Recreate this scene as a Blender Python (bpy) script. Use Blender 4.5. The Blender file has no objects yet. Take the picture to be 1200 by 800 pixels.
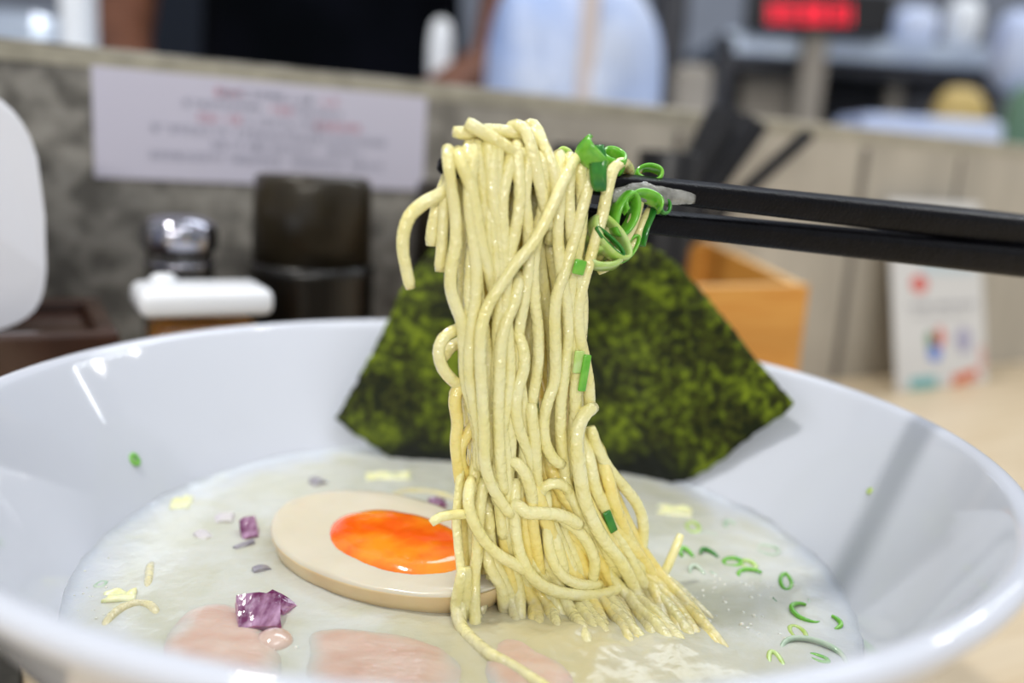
import bpy, bmesh, math, random
from mathutils import Vector, Matrix, noise
random.seed(7)
S = bpy.context.scene
C = S.collection
PI = math.pi

# ------------------------------------------------------------------ camera geometry
R = .105; HR = .072; F = 1050.0; PITCH, ROLL = .20190785, -.06325399
CAM = Vector((.05639331*R, -1.7478517*R, HR+.5167661*R))
ZS = .039                                   # soup level


def ray(px, py):
    U = (px-600)/F; V = (400-py)/F
    c, s = math.cos(ROLL), math.sin(ROLL)
    r = U*c+V*s; u = -U*s+V*c
    cp, sp = math.cos(PITCH), math.sin(PITCH)
    return Vector((r, cp+sp*u, -sp+cp*u))


def onz(px, py, z):
    d = ray(px, py); return CAM+d*((z-CAM.z)/d.z)


def ony(px, py, y):
    d = ray(px, py); return CAM+d*((y-CAM.y)/d.y)


def onplane(px, py, p0, n):
    d = ray(px, py); return CAM+d*((p0-CAM).dot(n)/d.dot(n))


# ------------------------------------------------------------------ helpers
def link(name, me, mat=None, parent=None):
    o = bpy.data.objects.new(name, me); C.objects.link(o)
    if mat:
        for m in (mat if isinstance(mat, (list, tuple)) else [mat]):
            me.materials.append(m)
    if parent: o.parent = parent
    return o


def from_bm(name, bm, mat=None, parent=None, smooth=True):
    bmesh.ops.recalc_face_normals(bm, faces=bm.faces[:])
    me = bpy.data.meshes.new(name); bm.to_mesh(me); bm.free()
    if smooth:
        for p in me.polygons: p.use_smooth = True
    return link(name, me, mat, parent)


def tag(o, label=None, cat=None, group=None, kind=None):
    if label: o['label'] = label
    if cat: o['category'] = cat
    if group: o['group'] = group
    if kind: o['kind'] = kind
    return o


def empty(name, loc, rz=0):
    o = bpy.data.objects.new(name, None); C.objects.link(o)
    o.location = loc; o.rotation_euler = (0, 0, rz); o.empty_display_size = .01
    return o


def bevel_bm(bm, w, seg=2):
    bmesh.ops.bevel(bm, geom=bm.edges[:], offset=w, segments=seg, profile=.5, affect='EDGES')


def box_bm(sx, sy, sz, loc=(0, 0, 0), bev=0, seg=2, rot=None, bm=None):
    b = bmesh.new()
    bmesh.ops.create_cube(b, size=1)
    bmesh.ops.scale(b, vec=(sx, sy, sz), verts=b.verts)
    if bev: bevel_bm(b, bev, seg)
    if rot is not None: bmesh.ops.transform(b, matrix=rot.to_4x4(), verts=b.verts)
    bmesh.ops.translate(b, vec=loc, verts=b.verts)
    if bm is None: return b
    me = bpy.data.meshes.new('tmp'); b.to_mesh(me); b.free(); bm.from_mesh(me); bpy.data.meshes.remove(me)
    return bm


def lathe_bm(prof, seg=96, sx=1, sy=1):
    bm = bmesh.new(); rings = []
    for r, z in prof:
        if r < 1e-6: rings.append([bm.verts.new((0, 0, z))])
        else: rings.append([bm.verts.new((sx*r*math.cos(2*PI*k/seg), sy*r*math.sin(2*PI*k/seg), z)) for k in range(seg)])
    for a, b in zip(rings, rings[1:]):
        for k in range(seg):
            k2 = (k+1) % seg
            if len(a) == 1 and len(b) == 1: break
            if len(a) == 1: bm.faces.new((a[0], b[k], b[k2]))
            elif len(b) == 1: bm.faces.new((a[k], b[0], a[k2]))
            else: bm.faces.new((a[k], b[k], b[k2], a[k2]))
    return bm


def catmull(P, step):
    out = []; n = len(P)
    for i in range(n-1):
        p0 = P[i-1] if i else P[0]*2-P[1]
        p1, p2 = P[i], P[i+1]
        p3 = P[i+2] if i+2 < n else P[-1]*2-P[-2]
        m = max(2, int((p2-p1).length/step))
        for k in range(m):
            t = k/m
            out.append(.5*((2*p1)+(p2-p0)*t+(2*p0-5*p1+4*p2-p3)*t*t+(3*p1-p0-3*p2+p3)*t**3))
    out.append(P[-1].copy())
    return out


def tube_bm(path, rad, sides=10, bm=None, sq=1.0, cap=True, section=None, up=None):
    """sweep; rad a number or f(t)->(ra,rb)"""
    bm = bm or bmesh.new(); n = len(path); rings = []; nrm = None
    for i, p in enumerate(path):
        t = (path[min(i+1, n-1)]-path[max(i-1, 0)])
        if t.length < 1e-9: t = Vector((0, 0, 1))
        t.normalize()
        if nrm is None:
            ref = up or (Vector((0, 1, 0)) if abs(t.y) < .9 else Vector((1, 0, 0)))
            nrm = (ref-t*ref.dot(t)).normalized()
        else:
            nrm = (nrm-t*nrm.dot(t)).normalized()
        b = t.cross(nrm)
        r = rad(i/(n-1)) if callable(rad) else rad
        ra, rb = r if isinstance(r, tuple) else (r, r)
        rings.append([bm.verts.new(p+nrm*(ra*math.cos(2*PI*k/sides))+b*(rb*math.sin(2*PI*k/sides))) for k in range(sides)] if section is None else
                     [bm.verts.new(p+nrm*(ra*u)+b*(rb*v)) for u, v in section])
    m = len(rings[0])
    for A, B in zip(rings, rings[1:]):
        for k in range(m):
            bm.faces.new((A[k], B[k], B[(k+1) % m], A[(k+1) % m]))
    if cap:
        bm.faces.new(rings[0][::-1]); bm.faces.new(rings[-1])
    return bm


# ------------------------------------------------------------------ materials
def mat(name, col=(.8, .8, .8), rough=.5, metal=0, col2=None, scale=50, detail=4, bump=0, bscale=None, sss=0, sssr=(.002, .0012, .0006),
        coat=0, trans=0, ior=1.45, spec=.5, emit=None, estr=0, lo=.35, hi=.65, stretch=None, bdist=.001, alpha=1):
    m = bpy.data.materials.new(name); m.use_nodes = True
    nt = m.node_tree; N = nt.nodes; L = nt.links; p = N['Principled BSDF']
    p.inputs['Base Color'].default_value = (*col, 1); p.inputs['Roughness'].default_value = rough
    p.inputs['Metallic'].default_value = metal; p.inputs['IOR'].default_value = ior
    p.inputs['Specular IOR Level'].default_value = spec
    p.inputs['Coat Weight'].default_value = coat; p.inputs['Coat Roughness'].default_value = .05
    p.inputs['Transmission Weight'].default_value = trans
    p.inputs['Alpha'].default_value = alpha
    if sss:
        p.inputs['Subsurface Weight'].default_value = sss; p.inputs['Subsurface Radius'].default_value = sssr
        p.inputs['Subsurface Scale'].default_value = 1.0
    if emit: p.inputs['Emission Color'].default_value = (*emit, 1); p.inputs['Emission Strength'].default_value = estr
    tc = None
    if col2 or bump:
        tc = N.new('ShaderNodeTexCoord'); src = tc.outputs['Object']
        if stretch:
            mp = N.new('ShaderNodeMapping'); mp.inputs['Scale'].default_value = stretch; L.new(src, mp.inputs[0]); src = mp.outputs[0]
    if col2:
        nz = N.new('ShaderNodeTexNoise'); nz.inputs['Scale'].default_value = scale; nz.inputs['Detail'].default_value = detail
        L.new(src, nz.inputs[0])
        cr = N.new('ShaderNodeValToRGB'); e = cr.color_ramp.elements
        e[0].position = lo; e[0].color = (*col, 1); e[1].position = hi; e[1].color = (*col2, 1)
        L.new(nz.outputs[0], cr.inputs[0]); L.new(cr.outputs[0], p.inputs['Base Color'])
    if bump:
        nb = N.new('ShaderNodeTexNoise'); nb.inputs['Scale'].default_value = bscale or scale; nb.inputs['Detail'].default_value = 3
        L.new(src, nb.inputs[0])
        bp = N.new('ShaderNodeBump'); bp.inputs['Strength'].default_value = bump; bp.inputs['Distance'].default_value = bdist
        L.new(nb.outputs[0], bp.inputs['Height']); L.new(bp.outputs[0], p.inputs['Normal'])
        if coat: L.new(bp.outputs[0], p.inputs['Coat Normal'])
    return m


def ramp_mix(m, fac_socket_builder):
    pass


M_porc = mat('white_porcelain', (.625, .655, .735), .07, coat=.3, spec=.5)
M_nood = mat('noodle', (.83, .75, .31), .18, col2=(.87, .81, .43), scale=160, sss=.12, sssr=(.0016, .0012, .0005), bump=.9, bscale=650, bdist=.0006, coat=1)
M_noodback = mat('noodle_inner_bounce', (.86, .69, .19), .25, col2=(.87, .75, .29), scale=160, sss=.12, sssr=(.0016, .0010, .0003), bump=.8, bscale=650, bdist=.0006, coat=.8)  # deeper yellow puts the warm bounced light between strands into the colour
def broth_film(m):
    """noodles carry a coat of broth where they leave the surface"""
    nt = m.node_tree; N = nt.nodes; L = nt.links; p = N['Principled BSDF']; src = p.inputs['Base Color'].links[0].from_socket
    tc = N.new('ShaderNodeTexCoord'); sx = N.new('ShaderNodeSeparateXYZ'); L.new(tc.outputs['Object'], sx.inputs[0])
    nz = N.new('ShaderNodeTexNoise'); nz.inputs['Scale'].default_value = 260; nz.inputs['Detail'].default_value = 3; L.new(tc.outputs['Object'], nz.inputs[0])
    ad = N.new('ShaderNodeMath'); ad.operation = 'MULTIPLY_ADD'; ad.inputs[1].default_value = .008; L.new(nz.outputs[0], ad.inputs[0]); L.new(sx.outputs['Z'], ad.inputs[2])
    mr = N.new('ShaderNodeMapRange'); mr.inputs['From Min'].default_value = ZS+.0042; mr.inputs['From Max'].default_value = ZS+.0072; L.new(ad.outputs[0], mr.inputs['Value'])
    mx = N.new('ShaderNodeMixRGB'); mx.inputs[1].default_value = (.66, .60, .36, 1); L.new(mr.outputs[0], mx.inputs[0]); L.new(src, mx.inputs[2]); L.new(mx.outputs[0], p.inputs['Base Color'])
broth_film(M_nood); broth_film(M_noodback)
M_stick = mat('black_lacquer', (.003, .003, .004), .33, spec=.16, bump=.6, bscale=1400, bdist=.0003, col2=(.005, .005, .007), scale=300)
M_foam = mat('broth_froth', (.20, .20, .18), .12, col2=(.38, .38, .35), scale=400, bump=.6, bscale=900, bdist=.0006, coat=1, alpha=.85)
M_albface = mat('egg_white_cut', (.68, .61, .46), .22, col2=(.70, .64, .51), scale=60, sss=.3, sssr=(.003, .002, .0012), coat=.35, bump=.15, bscale=500, bdist=.0003)
M_albskin = mat('egg_soy_stained_skin', (.72, .53, .28), .28, col2=(.80, .64, .38), scale=70, sss=.3, sssr=(.003, .002, .001), coat=.4)
M_yolk = mat('egg_yolk', (.90, .12, .004), .12, col2=(.95, .30, .012), scale=75, lo=.42, hi=.62, sss=.25, sssr=(.003, .001, .0003), coat=.8, bump=.15, bscale=300, bdist=.0004)
M_pork = mat('chashu_pork', (.60, .40, .31), .3, col2=(.66, .50, .41), scale=110, sss=.3, sssr=(.003, .0012, .0008), coat=.4, bump=.5, bscale=450, bdist=.0005, stretch=(1, 2.2, 1))
M_onskin = mat('onion_skin_glints', (.13, .012, .08), .2, col2=(.62, .38, .58), scale=420, lo=.4, hi=.75, coat=.8, bump=.5, bscale=600, bdist=.0005, stretch=(1, .25, 1))  # pale streaks paint white reflections into the purple skin
M_ongrey = mat('onion_grey', (.22, .20, .24), .3, col2=(.42, .40, .44), scale=300)
M_onsunk = mat('onion_sunk', (.60, .55, .60), .3, col2=(.68, .66, .62), scale=300)
M_onflesh = mat('onion_flesh', (.62, .42, .58), .3, col2=(.30, .03, .17), scale=250, sss=.2)
M_grn = mat('scallion_green', (.10, .40, .02), .2, col2=(.20, .52, .05), scale=300, coat=.6, sss=.15, sssr=(.001, .002, .0004))
M_dkgrn = mat('scallion_dark_green', (.012, .15, .015), .2, col2=(.04, .25, .02), scale=300, coat=.6)
M_lime = mat('scallion_pale', (.42, .62, .12), .2, col2=(.55, .70, .28), scale=300, coat=.6, sss=.3, sssr=(.001, .002, .0004))
M_wet = mat('scallion_under_broth', (.36, .52, .36), .3, col2=(.52, .60, .48), scale=300, coat=.6)
M_cabbage = mat('cabbage', (.78, .76, .38), .3, col2=(.82, .82, .55), scale=200, sss=.3, coat=.3)
M_chrome = mat('chrome', (.40, .40, .46), .14, metal=1)
M_jarglass = mat('dark_spice_glass', (.055, .048, .042), .12, col2=(.02, .017, .015), scale=60, coat=.5)
M_whiteplastic = mat('white_plastic', (.82, .84, .88), .3)
M_clear = mat('clear_plastic', (.9, .88, .82), .05, trans=1, ior=1.45)
M_spice = mat('orange_spice', (.48, .19, .03), .7, col2=(.70, .34, .06), scale=500)
M_smoky = mat('smoky_plastic', (.014, .011, .007), .32, spec=.35, col2=(.036, .028, .016), scale=30, coat=.1)
M_smoky2 = mat('smoky_plastic_lower', (.007, .006, .005), .3, coat=.1)
M_black = mat('black_plastic', (.009, .009, .011), .35)
M_woodtray = mat('honey_wood', (.60, .26, .045), .45, col2=(.68, .34, .075), scale=30, stretch=(1, 1, 12))
M_woodtop = mat('honey_wood_lit_top', (.74, .44, .17), .45, col2=(.78, .50, .22), scale=30, stretch=(1, 1, 8))  # paler copy for upward faces, light from above put into the colour
M_brown = mat('dark_brown_lacquer', (.035, .014, .008), .22, col2=(.055, .022, .012), scale=40, coat=.4)
M_paper = mat('napkin_paper', (.76, .78, .86), .8, bump=.2, bscale=120, bdist=.0006)
M_signpaper = mat('notice_paper', (.60, .58, .69), .7)
M_inkdark = mat('ink_dark', (.10, .12, .19), .8)
M_inkmid = mat('ink_grey', (.22, .23, .31), .8)
M_inkred = mat('ink_red', (.50, .12, .18), .8)
M_card = mat('card_paper', (.62, .62, .62), .5)
M_shirt = mat('black_tshirt', (.0015, .002, .003), 1, col2=(.003, .0035, .006), scale=12, spec=.05)
M_skin = mat('skin', (.12, .042, .02), .6, col2=(.16, .06, .03), scale=30, sss=.1)
M_hair = mat('hair', (.01, .008, .007), .6)
M_cloth = mat('white_cloth', (.75, .77, .80), .9)
M_bag = mat('pale_blue_film', (.30, .44, .80), .35, col2=(.55, .60, .72), scale=7, bump=.5, bscale=14, bdist=.02)
M_steel = mat('brushed_steel', (.45, .52, .66), .35, metal=.7, col2=(.6, .68, .8), scale=9)
M_darksteel = mat('dark_steel', (.015, .017, .024), .4, metal=.3, col2=(.06, .06, .07), scale=12)
M_beige = mat('beige_board', (.30, .27, .23), .8, col2=(.37, .33, .28), scale=10)
M_led = mat('red_led', (.3, .01, .02), .4, emit=(1, .02, .05), estr=1.6)
M_yellow = mat('mustard_plastic', (.50, .36, .12), .5)
M_greenp = mat('green_plastic', (.10, .19, .12), .5)
M_floor = mat('kitchen_floor', (.12, .12, .12), .6, col2=(.16, .155, .15), scale=6)
M_lampw = mat('lamp_diffuser', (.9, .9, .9), .4, emit=(.93, .97, 1), estr=30)


def concrete():
    m = bpy.data.materials.new('concrete_partition'); m.use_nodes = True
    nt = m.node_tree; N = nt.nodes; L = nt.links; p = N['Principled BSDF']
    tc = N.new('ShaderNodeTexCoord')
    def noi(scale, det, st=None):
        n = N.new('ShaderNodeTexNoise'); n.inputs['Scale'].default_value = scale; n.inputs['Detail'].default_value = det
        if st:
            mp = N.new('ShaderNodeMapping'); mp.inputs['Scale'].default_value = st; L.new(tc.outputs['Object'], mp.inputs[0]); L.new(mp.outputs[0], n.inputs[0])
        else: L.new(tc.outputs['Object'], n.inputs[0])
        return n
    n1 = noi(75, 6)
    c1 = N.new('ShaderNodeValToRGB'); c1.color_ramp.elements[0].position = .41; c1.color_ramp.elements[1].position = .60
    c1.color_ramp.elements[0].color = (.12, .113, .10, 1); c1.color_ramp.elements[1].color = (.30, .285, .255, 1)
    L.new(n1.outputs[0], c1.inputs[0])
    n2 = noi(30, 4, (1, 1, .3))
    c2 = N.new('ShaderNodeValToRGB'); c2.color_ramp.elements[0].position = .3; c2.color_ramp.elements[1].position = .7
    c2.color_ramp.elements[0].color = (.36, .33, .28, 1); c2.color_ramp.elements[1].color = (.50, .46, .39, 1)
    L.new(n2.outputs[0], c2.inputs[0])
    sx = N.new('ShaderNodeSeparateXYZ'); L.new(tc.outputs['Object'], sx.inputs[0])
    mr = N.new('ShaderNodeMapRange'); mr.inputs['From Min'].default_value = -.33; mr.inputs['From Max'].default_value = -.20
    L.new(sx.outputs['X'], mr.inputs['Value'])
    mx = N.new('ShaderNodeMixRGB'); L.new(mr.outputs[0], mx.inputs[0]); L.new(c1.outputs[0], mx.inputs[1]); L.new(c2.outputs[0], mx.inputs[2])
    L.new(mx.outputs[0], p.inputs['Base Color']); p.inputs['Roughness'].default_value = .85
    b = N.new('ShaderNodeBump'); b.inputs['Strength'].default_value = .5; b.inputs['Distance'].default_value = .002
    L.new(n1.outputs[0], b.inputs['Height']); L.new(b.outputs[0], p.inputs['Normal'])
    return m


def nori_mat():
    m = bpy.data.materials.new('roasted_seaweed'); m.use_nodes = True
    nt = m.node_tree; N = nt.nodes; L = nt.links; p = N['Principled BSDF']
    tc = N.new('ShaderNodeTexCoord')
    n1 = N.new('ShaderNodeTexNoise'); n1.inputs['Scale'].default_value = 60; n1.inputs['Detail'].default_value = 3; L.new(tc.outputs['Object'], n1.inputs[0])
    n2 = N.new('ShaderNodeTexNoise'); n2.inputs['Scale'].default_value = 420; n2.inputs['Detail'].default_value = 4; L.new(tc.outputs['Object'], n2.inputs[0])
    a = N.new('ShaderNodeMath'); a.operation = 'MULTIPLY'; a.inputs[1].default_value = .50; L.new(n1.outputs[0], a.inputs[0])
    b = N.new('ShaderNodeMath'); b.operation = 'MULTIPLY_ADD'; b.inputs[1].default_value = .55; L.new(n2.outputs[0], b.inputs[0]); L.new(a.outputs[0], b.inputs[2])
    cr = N.new('ShaderNodeValToRGB'); e = cr.color_ramp.elements
    e[0].position = .425; e[0].color = (.010, .014, .004, 1)
    e[1].position = .635; e[1].color = (.17, .225, .013, 1)
    x = e.new(.48); x.color = (.030, .033, .006, 1)
    x = e.new(.54); x.color = (.055, .076, .007, 1)
    L.new(b.outputs[0], cr.inputs[0])
    # soaked, blackened lower edge (wet from the broth: fixed to the sheet's own height)
    sz = N.new('ShaderNodeSeparateXYZ'); L.new(tc.outputs['Object'], sz.inputs[0])
    ad = N.new('ShaderNodeMath'); ad.operation = 'MULTIPLY_ADD'; ad.inputs[1].default_value = .02; L.new(n1.outputs[0], ad.inputs[0]); L.new(sz.outputs['Z'], ad.inputs[2])
    mr = N.new('ShaderNodeMapRange'); mr.inputs['From Min'].default_value = .051; mr.inputs['From Max'].default_value = .061; L.new(ad.outputs[0], mr.inputs['Value'])
    mx = N.new('ShaderNodeMixRGB'); mx.inputs[1].default_value = (.010, .012, .009, 1); L.new(mr.outputs[0], mx.inputs[0]); L.new(cr.outputs[0], mx.inputs[2])
    L.new(mx.outputs[0], p.inputs['Base Color'])
    p.inputs['Roughness'].default_value = .5; p.inputs['Specular IOR Level'].default_value = .12
    bp = N.new('ShaderNodeBump'); bp.inputs['Strength'].default_value = .9; bp.inputs['Distance'].default_value = .0008
    L.new(n2.outputs[0], bp.inputs['Height']); L.new(bp.outputs[0], p.inputs['Normal'])
    return m


def soup_mat():
    m = bpy.data.materials.new('creamy_broth'); m.use_nodes = True
    nt = m.node_tree; N = nt.nodes; L = nt.links; p = N['Principled BSDF']
    tc = N.new('ShaderNodeTexCoord')
    n1 = N.new('ShaderNodeTexNoise'); n1.inputs['Scale'].default_value = 55; n1.inputs['Detail'].default_value = 5; n1.inputs['Distortion'].default_value = .6
    L.new(tc.outputs['Object'], n1.inputs[0])
    cr = N.new('ShaderNodeValToRGB'); e = cr.color_ramp.elements
    e[0].position = .35; e[0].color = (.55, .55, .44, 1); e[1].position = .62; e[1].color = (.62, .63, .58, 1)
    L.new(n1.outputs[0], cr.inputs[0])
    # clearer, browner broth pool where the noodles are lifted out
    vs = N.new('ShaderNodeVectorMath'); vs.operation = 'DISTANCE'; L.new(tc.outputs['Object'], vs.inputs[0]); vs.inputs[1].default_value = POOL
    ad = N.new('ShaderNodeMath'); ad.operation = 'MULTIPLY_ADD'; ad.inputs[1].default_value = .03; L.new(n1.outputs[0], ad.inputs[0]); L.new(vs.outputs['Value'], ad.inputs[2])
    mr = N.new('ShaderNodeMapRange'); mr.inputs['From Min'].default_value = .022; mr.inputs['From Max'].default_value = .052; L.new(ad.outputs[0], mr.inputs['Value'])
    mx = N.new('ShaderNodeMixRGB'); mx.inputs[1].default_value = (.56, .50, .30, 1); L.new(mr.outputs[0], mx.inputs[0]); L.new(cr.outputs[0], mx.inputs[2])
    sp_ = N.new('ShaderNodeSeparateXYZ'); L.new(tc.outputs['Object'], sp_.inputs[0])
    cb = N.new('ShaderNodeCombineXYZ'); L.new(sp_.outputs['X'], cb.inputs[0]); L.new(sp_.outputs['Y'], cb.inputs[1])
    ln = N.new('ShaderNodeVectorMath'); ln.operation = 'LENGTH'; L.new(cb.outputs[0], ln.inputs[0])
    ad2 = N.new('ShaderNodeMath'); ad2.operation = 'MULTIPLY_ADD'; ad2.inputs[1].default_value = .016; L.new(n1.outputs[0], ad2.inputs[0]); L.new(ln.outputs['Value'], ad2.inputs[2])
    mr2 = N.new('ShaderNodeMapRange'); mr2.inputs['From Min'].default_value = .078; mr2.inputs['From Max'].default_value = .089; L.new(ad2.outputs[0], mr2.inputs['Value'])
    mx2 = N.new('ShaderNodeMixRGB'); L.new(mr2.outputs[0], mx2.inputs[0]); L.new(mx.outputs[0], mx2.inputs[1]); mx2.inputs[2].default_value = (.555, .585, .63, 1)
    L.new(mx2.outputs[0], p.inputs['Base Color'])
    p.inputs['Roughness'].default_value = .2; p.inputs['Coat Weight'].default_value = .15; p.inputs['Coat Roughness'].default_value = .04
    p.inputs['Subsurface Weight'].default_value = .25; p.inputs['Subsurface Radius'].default_value = (.004, .003, .002); p.inputs['Subsurface Scale'].default_value = 1
    n2 = N.new('ShaderNodeTexNoise'); n2.inputs['Scale'].default_value = 420; n2.inputs['Detail'].default_value = 3; L.new(tc.outputs['Object'], n2.inputs[0])
    bp = N.new('ShaderNodeBump'); bp.inputs['Strength'].default_value = .35; bp.inputs['Distance'].default_value = .0006
    L.new(n2.outputs[0], bp.inputs['Height']); L.new(bp.outputs[0], p.inputs['Normal']); L.new(bp.outputs[0], p.inputs['Coat Normal'])
    return m


def counter_mat():
    return mat('pale_wood_counter', (.58, .46, .30), .4, col2=(.66, .55, .39), scale=14, stretch=(1, 9, 1), coat=.1)


nt_ = M_pork.node_tree; at_ = nt_.nodes.new('ShaderNodeAttribute'); at_.attribute_name = 'film'
mp_ = nt_.nodes.new('ShaderNodeMixRGB'); pb_ = nt_.nodes['Principled BSDF']; src_ = pb_.inputs['Base Color'].links[0].from_socket
nt_.links.new(at_.outputs['Fac'], mp_.inputs[0]); nt_.links.new(src_, mp_.inputs[1]); mp_.inputs[2].default_value = (.54, .53, .47, 1); nt_.links.new(mp_.outputs[0], pb_.inputs['Base Color'])
POOL = onz(660, 775, ZS)
M_conc = concrete(); M_nori = nori_mat(); M_soup = soup_mat(); M_counter = counter_mat()

# ------------------------------------------------------------------ the wall frame (partition runs away to the right)
wd = ray(2470, 295); J = onz(1000, 442, 0)
AL = Vector((wd.x, wd.y, 0)).normalized(); TN = Vector((AL.y, -AL.x, 0))    # along the wall, and out of it towards the diner
WANG = math.atan2(AL.y, AL.x)


def W(s, t, z): return J+AL*s+TN*t+Vector((0, 0, z))


def wall_px(px, py, t): return onplane(px, py, J+TN*t, TN)


def st(p): return (p-J).dot(AL), (p-J).dot(TN), p.z


# partition (local X along the wall, -Y towards the diner)
LW = Matrix.Rotation(WANG, 4, 'Z')
WH = .1572
bm = box_bm(2.6, .07, WH+.75, (0, .035, (WH-.75)/2), bev=.0015)
o = from_bm('wall_partition', bm, M_conc, smooth=False); o.location = J; o.rotation_euler = (0, 0, WANG); tag(o, kind='structure')
# pale top edging and vertical joints of the boards
bm = box_bm(2.6, .0006, .0065, (0, -.0003, WH-.0045)); o = from_bm('trim_1', bm, mat('edge_strip', (.30, .28, .22), .8, col2=(.42, .39, .31), scale=90), smooth=False)
o.location = J; o.rotation_euler = (0, 0, WANG); tag(o, kind='structure')
M_joint = mat('joint_shadow_gap', (.16, .145, .125), .9)
for i, s in enumerate((-.165, -.018, .075, .2)):
    bm = box_bm(.0035 if i != 1 else .006, .0006, WH-.012, (s, -.0003, (WH-.012)/2)); o = from_bm('trim_%d' % (i+2), bm, M_joint, smooth=False)
    o.location = J; o.rotation_euler = (0, 0, WANG); tag(o, kind='structure')

# counter
bm = box_bm(2.6, .62, .035, (0, -.31, -.0175), bev=.002)
o = from_bm('counter_top', bm, M_counter, smooth=False); o.location = J; o.rotation_euler = (0, 0, WANG)
tag(o, 'pale wooden counter top under the white ramen bowl', 'counter')

bm = box_bm(.26, .13, .003, (0, 0, .0015), bev=.001)  # dark sheet added to stand in for the shade beside the bowl
o = from_bm('counter_shade_sheet', bm, mat('counter_shade', (.035, .033, .028), .8, col2=(.05, .048, .04), scale=200)); o.location = (-.225, -.045, 0); o.rotation_euler = (0, 0, WANG)
tag(o, 'dark grey green sheet added as shade on the counter at the left of the bowl', 'mat')
# floor and kitchen back wall
bm = box_bm(7, 7, .04, (0, 1.5, -.77)); tag(from_bm('floor', bm, M_floor, smooth=False), kind='structure')

# ------------------------------------------------------------------ bowl
prof = [(0, .004), (.030, .004), (.032, .0), (.037, .0), (.039, .005), (.052, .011), (.070, .024), (.084, .040), (.095, .0555), (.1020, .0665), (.1045, .0700), (.1050, .0716), (.1045, .0728), (.1030, .0734), (.1012, .0728), (.0998, .0710),
        (.0955, .0640), (.0890, .0530), (.0815, .0405), (.0740, .0300), (.060, .0185), (.040, .0110), (.018, .0085), (0, .0080)]
P3 = [Vector((r, 0, z)) for r, z in prof]
def refine(a):
    out = [a[0]]
    for i in range(len(a)-1):
        p0 = a[max(i-1, 0)]; p1 = a[i]; p2 = a[i+1]; p3 = a[min(i+2, len(a)-1)]
        for t in (.33, .66, 1):
            out.append(.5*((2*p1)+(p2-p0)*t+(2*p0-5*p1+4*p2-p3)*t*t+(3*p1-p0-3*p2+p3)*t**3))
    return out
pf = [(max(v.x, 0), v.z) for v in refine(P3)]
pf[0] = (0, pf[0][1]); pf[-1] = (0, pf[-1][1])
bowl = from_bm('ramen_bowl', lathe_bm(pf, 160), M_porc)
tag(bowl, 'large glossy white porcelain ramen bowl standing on the wooden counter', 'bowl')

# soup
def soupr(): return .0808
bm = bmesh.new(); rings = []
NR, NS = 150, 340
def soup_h(x, y):
    h = .00045*noise.noise(Vector((x*60, y*60, 0)))+.00022*noise.noise(Vector((x*220, y*220, 3)))
    # broth drawn up around the foot of the noodles
    g = math.exp(-((x-MND.x)/.030)**2-((y-MND.y)/.009)**2)
    h += g*(.0019+.0010*noise.noise(Vector((x*170, y*170, 8)))+.0003*noise.noise(Vector((x*420, y*420, 1))))
    return h
MND = onz(700, 756, ZS)
for i in range(NR+1):
    r = .0812*i/NR
    if i == 0: rings.append([bm.verts.new((0, 0, ZS))]); continue
    rg = []
    for k in range(NS):
        a = 2*PI*k/NS; x, y = r*math.cos(a), r*math.sin(a)
        edge = max(0, (r-.0785)/.0027)
        rg.append(bm.verts.new((x, y, ZS+soup_h(x, y)+.0008*edge**2)))
    rings.append(rg)
for a, b in zip(rings, rings[1:]):
    for k in range(NS):
        k2 = (k+1) % NS
        if len(a) == 1: bm.faces.new((a[0], b[k], b[k2]))
        else: bm.faces.new((a[k], b[k], b[k2], a[k2]))
bot = [bm.verts.new((.05*math.cos(2*PI*k/NS), .05*math.sin(2*PI*k/NS), ZS-.022)) for k in range(NS)]
for k in range(NS): bm.faces.new((rings[-1][k], bot[k], bot[(k+1) % NS], rings[-1][(k+1) % NS]))
bm.faces.new(bot)
tag(from_bm('soup', bm, M_soup), 'creamy pale yellow broth filling the white bowl', 'soup', kind='stuff')

# ------------------------------------------------------------------ chopsticks
SN = Vector((-.38, .925, 0)).normalized()
SP0 = Vector((0, -.02, 0))
def onstick(px, py, off=0): return onplane(px, py, SP0+SN*off, SN)


def chopstick(p_tip, p_ref, length, r_tip, r_end, label, roll_up):
    d = (p_ref-p_tip).normalized(); root = None
    n = 60; path = [p_tip+d*(length*i/n) for i in range(n+1)]
    sec = []
    # rounded square section
    for k in range(16):
        a = 2*PI*(k+.5)/16; c, s = math.cos(a), math.sin(a); e = .42
        sec.append((math.copysign(abs(c)**e, c)*.98, math.copysign(abs(s)**e, s)*.98))
    def rad(t):
        g = r_tip+(r_end-r_tip)*min(1, t*length/.135)
        if t < .012: g *= .72
        return (g, g)
    bm = tube_bm(path, rad, section=sec, up=roll_up)
    bmesh.ops.bevel(bm, geom=[e for e in bm.edges if len([f for f in e.link_faces if len(f.verts) > 4]) == 1], offset=.0003, segments=2, affect='EDGES')
    o = from_bm('chopstick', bm, M_stick); tag(o, label, 'chopstick', 'black chopsticks holding the noodles')
    return o

tipA = onstick(514, 194); refA = onstick(1200, 270)
upv = Vector((0, -.30, 1)).normalized()
chopstick(tipA, refA, .215, .00165, .0035, 'upper black chopstick with its tip poking out left of the lifted noodles', upv)
tipB = onstick(640, 247, .0035); refB = onstick(1200, 305, -.001)
chopstick(tipB, refB, .20, .0019, .0039, 'lower black chopstick passing behind the noodles just below the upper one', upv)

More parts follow.
